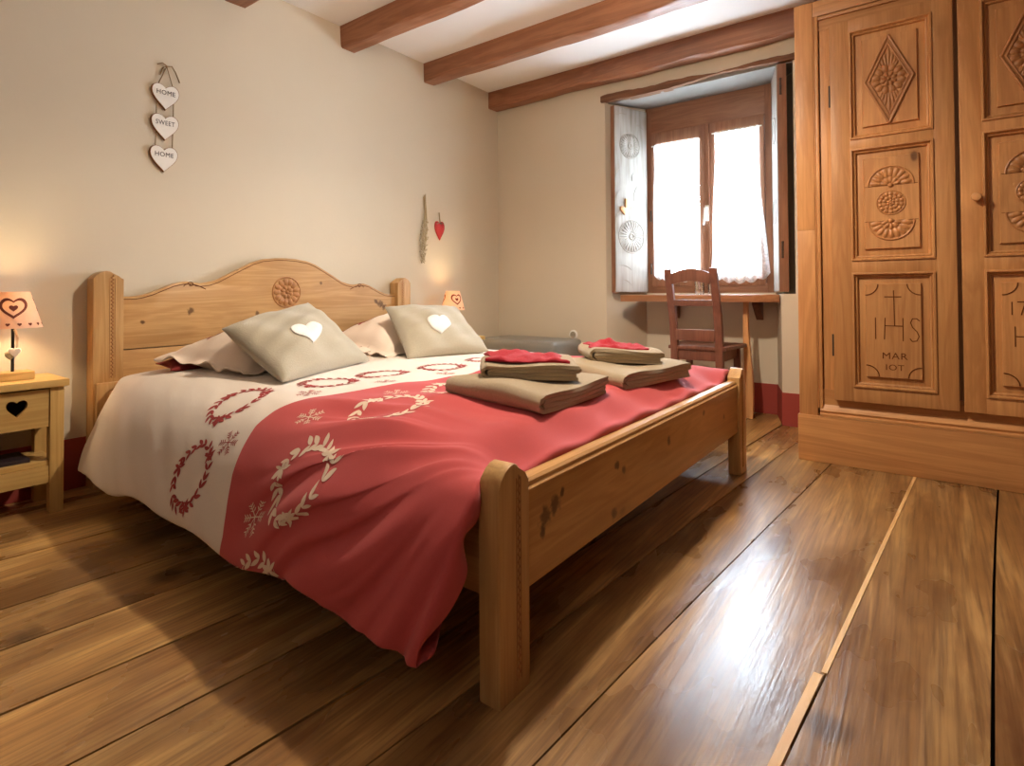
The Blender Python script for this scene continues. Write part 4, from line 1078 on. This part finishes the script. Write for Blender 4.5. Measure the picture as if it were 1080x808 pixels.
for k in range(9):
    oy = r2.uniform(-.008, .008); tube(bm, [(.002 + r2.uniform(0, .006), 2.808 + oy, 1.505 - r2.uniform(0, .03)), (.012 + r2.uniform(0, .01), 2.806 + oy, 1.38), (.014 + r2.uniform(0, .012), 2.80 + oy * 2.2, 1.25), (.012, 2.785 + oy * 2.2, 1.10)], .0026, 5)
part('stems', bm, STRAW, t)
bm = BM()
for k in range(150):
    f = r2.random(); z = 1.32 - .31 * f; w = .014 + .020 * math.sin(PI * min(1, f * 1.1)) ; yc = 2.803 - .03 * f
    M = Matrix.Translation((.014 + r2.uniform(-.006, .016), yc + r2.uniform(-w, w), z)) @ Matrix.Rotation(r2.uniform(0, 3), 4, 'X') @ Matrix.Diagonal((.004, .0045, .008, 1))
    blob(bm, M, 6, 4)
o_ = part('seed_heads', bm, STRAWP, t)
t = thing('red_heart_ornament', 'small red heart-shaped ornament hanging on the wall right of the dried bunch', 'wall ornament', (0, 2.955, 1.38))
bm = BM(); M = frame_m((.001, 2.957, 1.255), (0, 1, 0), (0, 0, 1), (1, 0, 0)); slab(bm, [(p[0], p[1] * 1.0) for p in heart(32, .098, .135)], M, .012, .012); part('felt_heart', bm, HEARTR, t)
bm = BM(); tube(bm, [(.003, 2.957, 1.385), (.010, 2.955, 1.345), (.014, 2.957, 1.30)], .004, 6); part('stem', bm, STRAW, t)
bm = BM()
for a, L in ((-.5, .05), (-1.1, .05), (.4, .045), (1.0, .045), (0, .04)):
    Mq = frame_m((.018, 2.957, 1.310), (0, math.sin(a), math.cos(a) * -.5), (0, math.cos(a), math.sin(a) * .5), (1, 0, 0)); pts = leaf_poly(L, .013, 6)
    slab(bm, pts, Mq, .002)
part('leaf', bm, LEAFG, t)

# ------------------------------------------------------------------ bench, desk, chair, glasses
t = thing('upholstered_bench', 'low grey upholstered bench in the corner under the window wall', 'bench', (.46, 3.42, 0))
bm = BM(); box(bm, .12, .815, 3.225, 3.625, .30, .462, .045, 5); part('padded_top', bm, LEATHER, t)
bm = BM(); box(bm, .14, .795, 3.245, 3.61, .05, .305, .01); part('bench_box', bm, LEATHER, t)
for x in (.16, .745):
    for y in (3.26, 3.565):
        bm = BM(); box(bm, x, x + .03, y, y + .03, 0, .055, .002); part('foot', bm, BLACKM, t)

t = thing('desk', 'narrow brown wooden desk top fitted in the window niche on one slender leg', 'desk', (1.6, 3.78, 0))
bm = BM(); prism(bm, [(1.116, 3.618), (1.985, 3.618), (2.022, 3.632), (2.128, 3.70), (2.062, 3.945), (1.178, 3.945)], 'z', .733, .779, .004); part('desk_top', bm, DESKW, t)
bm = BM(); n = 16
rings = []
for i in range(n + 1):
    f = i / n; z = .734 * f; w = .016 + .006 * (1 - f) + .003 * math.sin(f * 5); x = 1.935 - .010 * f + .006 * math.sin(f * 6)
    rings.append([bm.verts.new((x + w * a, 3.745 + .016 * b, z)) for a, b in ((-1, -1), (1, -1), (1, 1), (-1, 1))])
for A, B in zip(rings, rings[1:]):
    for k in range(4): bm.faces.new((A[k], A[(k + 1) % 4], B[(k + 1) % 4], B[k]))
bm.faces.new(rings[0][::-1]); bm.faces.new(rings[-1]); part('leg', bm, LEGW, t)
for x in (1.375, 1.935):
    bm = BM(); prism(bm, [(3.953, .61), (3.953, .734), (3.84, .734), (3.84, .712), (3.925, .635)], 'x', x, x + .045, .002); part('bracket', bm, CHAIRW, t)

t = thing('wooden_chair', 'dark reddish wooden chair with a slatted back, tucked under the window desk', 'chair', (1.72, 3.5, 0))
cz = .462; yb_, yt_ = 3.37, 3.265
XL, XR_ = 1.592, 1.862
def post(x):
    prof = [(yb_ + .035, 0.0), (yb_, .30), (yb_ - .002, .46), (yb_ - .03, .66), (yt_, .935), (yt_ + .026, .94), (yb_ + .004, .66), (yb_ + .036, .46), (yb_ + .036, .30), (yb_ + .068, 0)]
    bm = BM(); prism(bm, prof, 'x', x - .021, x + .021, .004); part('back_post', bm, CHAIRW, t)
post(XL); post(XR_)
bm = BM()
arch = [(XL + .02 + (XR_ - XL - .04) * i / 12, .908 + .028 * math.sin(PI * i / 12)) for i in range(13)]; lo = [(XL + .02 + (XR_ - XL - .04) * i / 12, .842 + .020 * math.sin(PI * i / 12)) for i in range(13)]
prism(bm, arch + lo[::-1], 'y', 3.276, 3.294, .003); part('top_slat', bm, CHAIRW, t)
for z0, z1, y in ((.715, .752, 3.316), (.505, .572, 3.352)):
    bm = BM(); box(bm, XL + .018, XR_ - .018, y, y + .018, z0, z1, .003); part('back_slat', bm, CHAIRW, t)
bm = BM(); prism(bm, [(1.555, 3.372), (1.90, 3.372), (1.935, 3.70), (1.92, 3.735), (1.53, 3.735), (1.515, 3.70)], 'z', cz - .012, cz + .010, .004); part('seat', bm, CHAIRW, t)
for q in ((1.60, 1.86, 3.385, 3.403), (1.58, 1.87, 3.70, 3.718), (1.572, 1.59, 3.40, 3.70), (1.864, 1.882, 3.40, 3.70)):
    bm = BM(); box(bm, *q, .385, cz - .012, .002); part('seat_rail', bm, CHAIRW, t)
for x in (1.572, 1.876):
    bm = BM(); box(bm, x - .018, x + .018, 3.682, 3.718, 0, cz - .012, .003); part('front_leg', bm, CHAIRW, t)
    bm = BM(); box(bm, x - .01 + (.006 if x < 1.7 else -.006), x + .01 + (.006 if x < 1.7 else -.006), 3.40, 3.69, .16, .185, .003); part('stretcher', bm, CHAIRW, t)

def tumbler(cx, cy, label):
    bm = BM(); lathe(bm, [(.026, .780), (.029, .782), (.033, .815), (.031, .822), (.035, .878), (.0335, .878), (.0295, .823), (.0315, .815), (.0275, .792), (.0, .790)], cx, cy, 28, caps=False)
    bmesh.ops.remove_doubles(bm, verts=bm.verts, dist=1e-5)
    o = obj('tumbler', bm, TUMBLER, None, angle=50); o.data.transform(Matrix.Translation((-cx, -cy, -.7795))); o.location = (cx, cy, .7795)
    tag(o, label, 'glass', 'glass tumblers on the desk')
tumbler(1.612, 3.80, 'clear glass tumbler on the desk left of the right chair post')
tumbler(1.700, 3.80, 'clear glass tumbler on the desk behind the right chair post')

# ------------------------------------------------------------------ light
w = bpy.data.worlds.new('daylight'); bpy.context.scene.world = w; w.use_nodes = True
nt = w.node_tree; bg = nt.nodes['Background']; bg.inputs[0].default_value = (0.72, 0.86, 1.0, 1); bg.inputs[1].default_value = 46.0
def lamp(kind, name, loc, energy, color, **kw):
    l = bpy.data.lights.new(name, kind); l.energy = energy; l.color = color
    for k, v in kw.items(): setattr(l, k, v)
    o = link(bpy.data.objects.new(name, l)); o.location = loc; return o
po = lamp('AREA', 'sky_portal', (1.61, 4.09, 1.40), 1, (1, 1, 1), shape='RECTANGLE', size=.80, size_y=1.08)
po.rotation_euler = (-PI / 2, 0, 0); po.data.cycles.is_portal = True
lamp('SPOT', 'ceiling_lamp', (1.85, 1.75, 2.10), 62, (1.0, 0.85, 0.66), shadow_soft_size=.04, spot_size=math.radians(158), spot_blend=.55)
lamp('POINT', 'ceiling_lamp', (1.85, 1.75, 2.16), 23, (1.0, 0.86, 0.68), shadow_soft_size=.06)
lamp('POINT', 'front_fill', (3.0, -1.1, 1.75), 9, (1.0, 0.88, 0.72), shadow_soft_size=.3)  # unseen fill light added behind the camera, brightens the bed's near side
for p in ((.135, .566, .76), (.135, 2.955, .76)):
    lamp('POINT', 'bulb_light', p, 11.0, (1.0, 0.72, 0.40), shadow_soft_size=.022)

# ------------------------------------------------------------------ camera
yaw, pit, rol = math.radians(36.641), math.radians(.957), math.radians(-.341)
fw = Vector((-math.sin(yaw) * math.cos(pit), math.cos(yaw) * math.cos(pit), math.sin(pit)))
rt = Vector((math.cos(yaw), math.sin(yaw), 0)); up = rt.cross(fw)
r2_ = math.cos(rol) * rt + math.sin(rol) * up; u2_ = -math.sin(rol) * rt + math.cos(rol) * up
cam = bpy.data.cameras.new('camera'); co = link(bpy.data.objects.new('camera', cam))
co.matrix_world = frame_m((2.859, 0, .8), r2_, u2_, -fw)
cam.sensor_width = 36; cam.sensor_fit = 'HORIZONTAL'; cam.lens = 592.125 / 1080 * 36; cam.shift_y = -(404 - 298.833) / 1080; cam.clip_start = .02
sc = bpy.context.scene; sc.camera = co
sc.view_settings.view_transform = 'Standard'; sc.view_settings.look = 'None'; sc.view_settings.gamma = 1; sc.view_settings.use_curve_mapping = False
sc.view_settings.exposure = 0.6
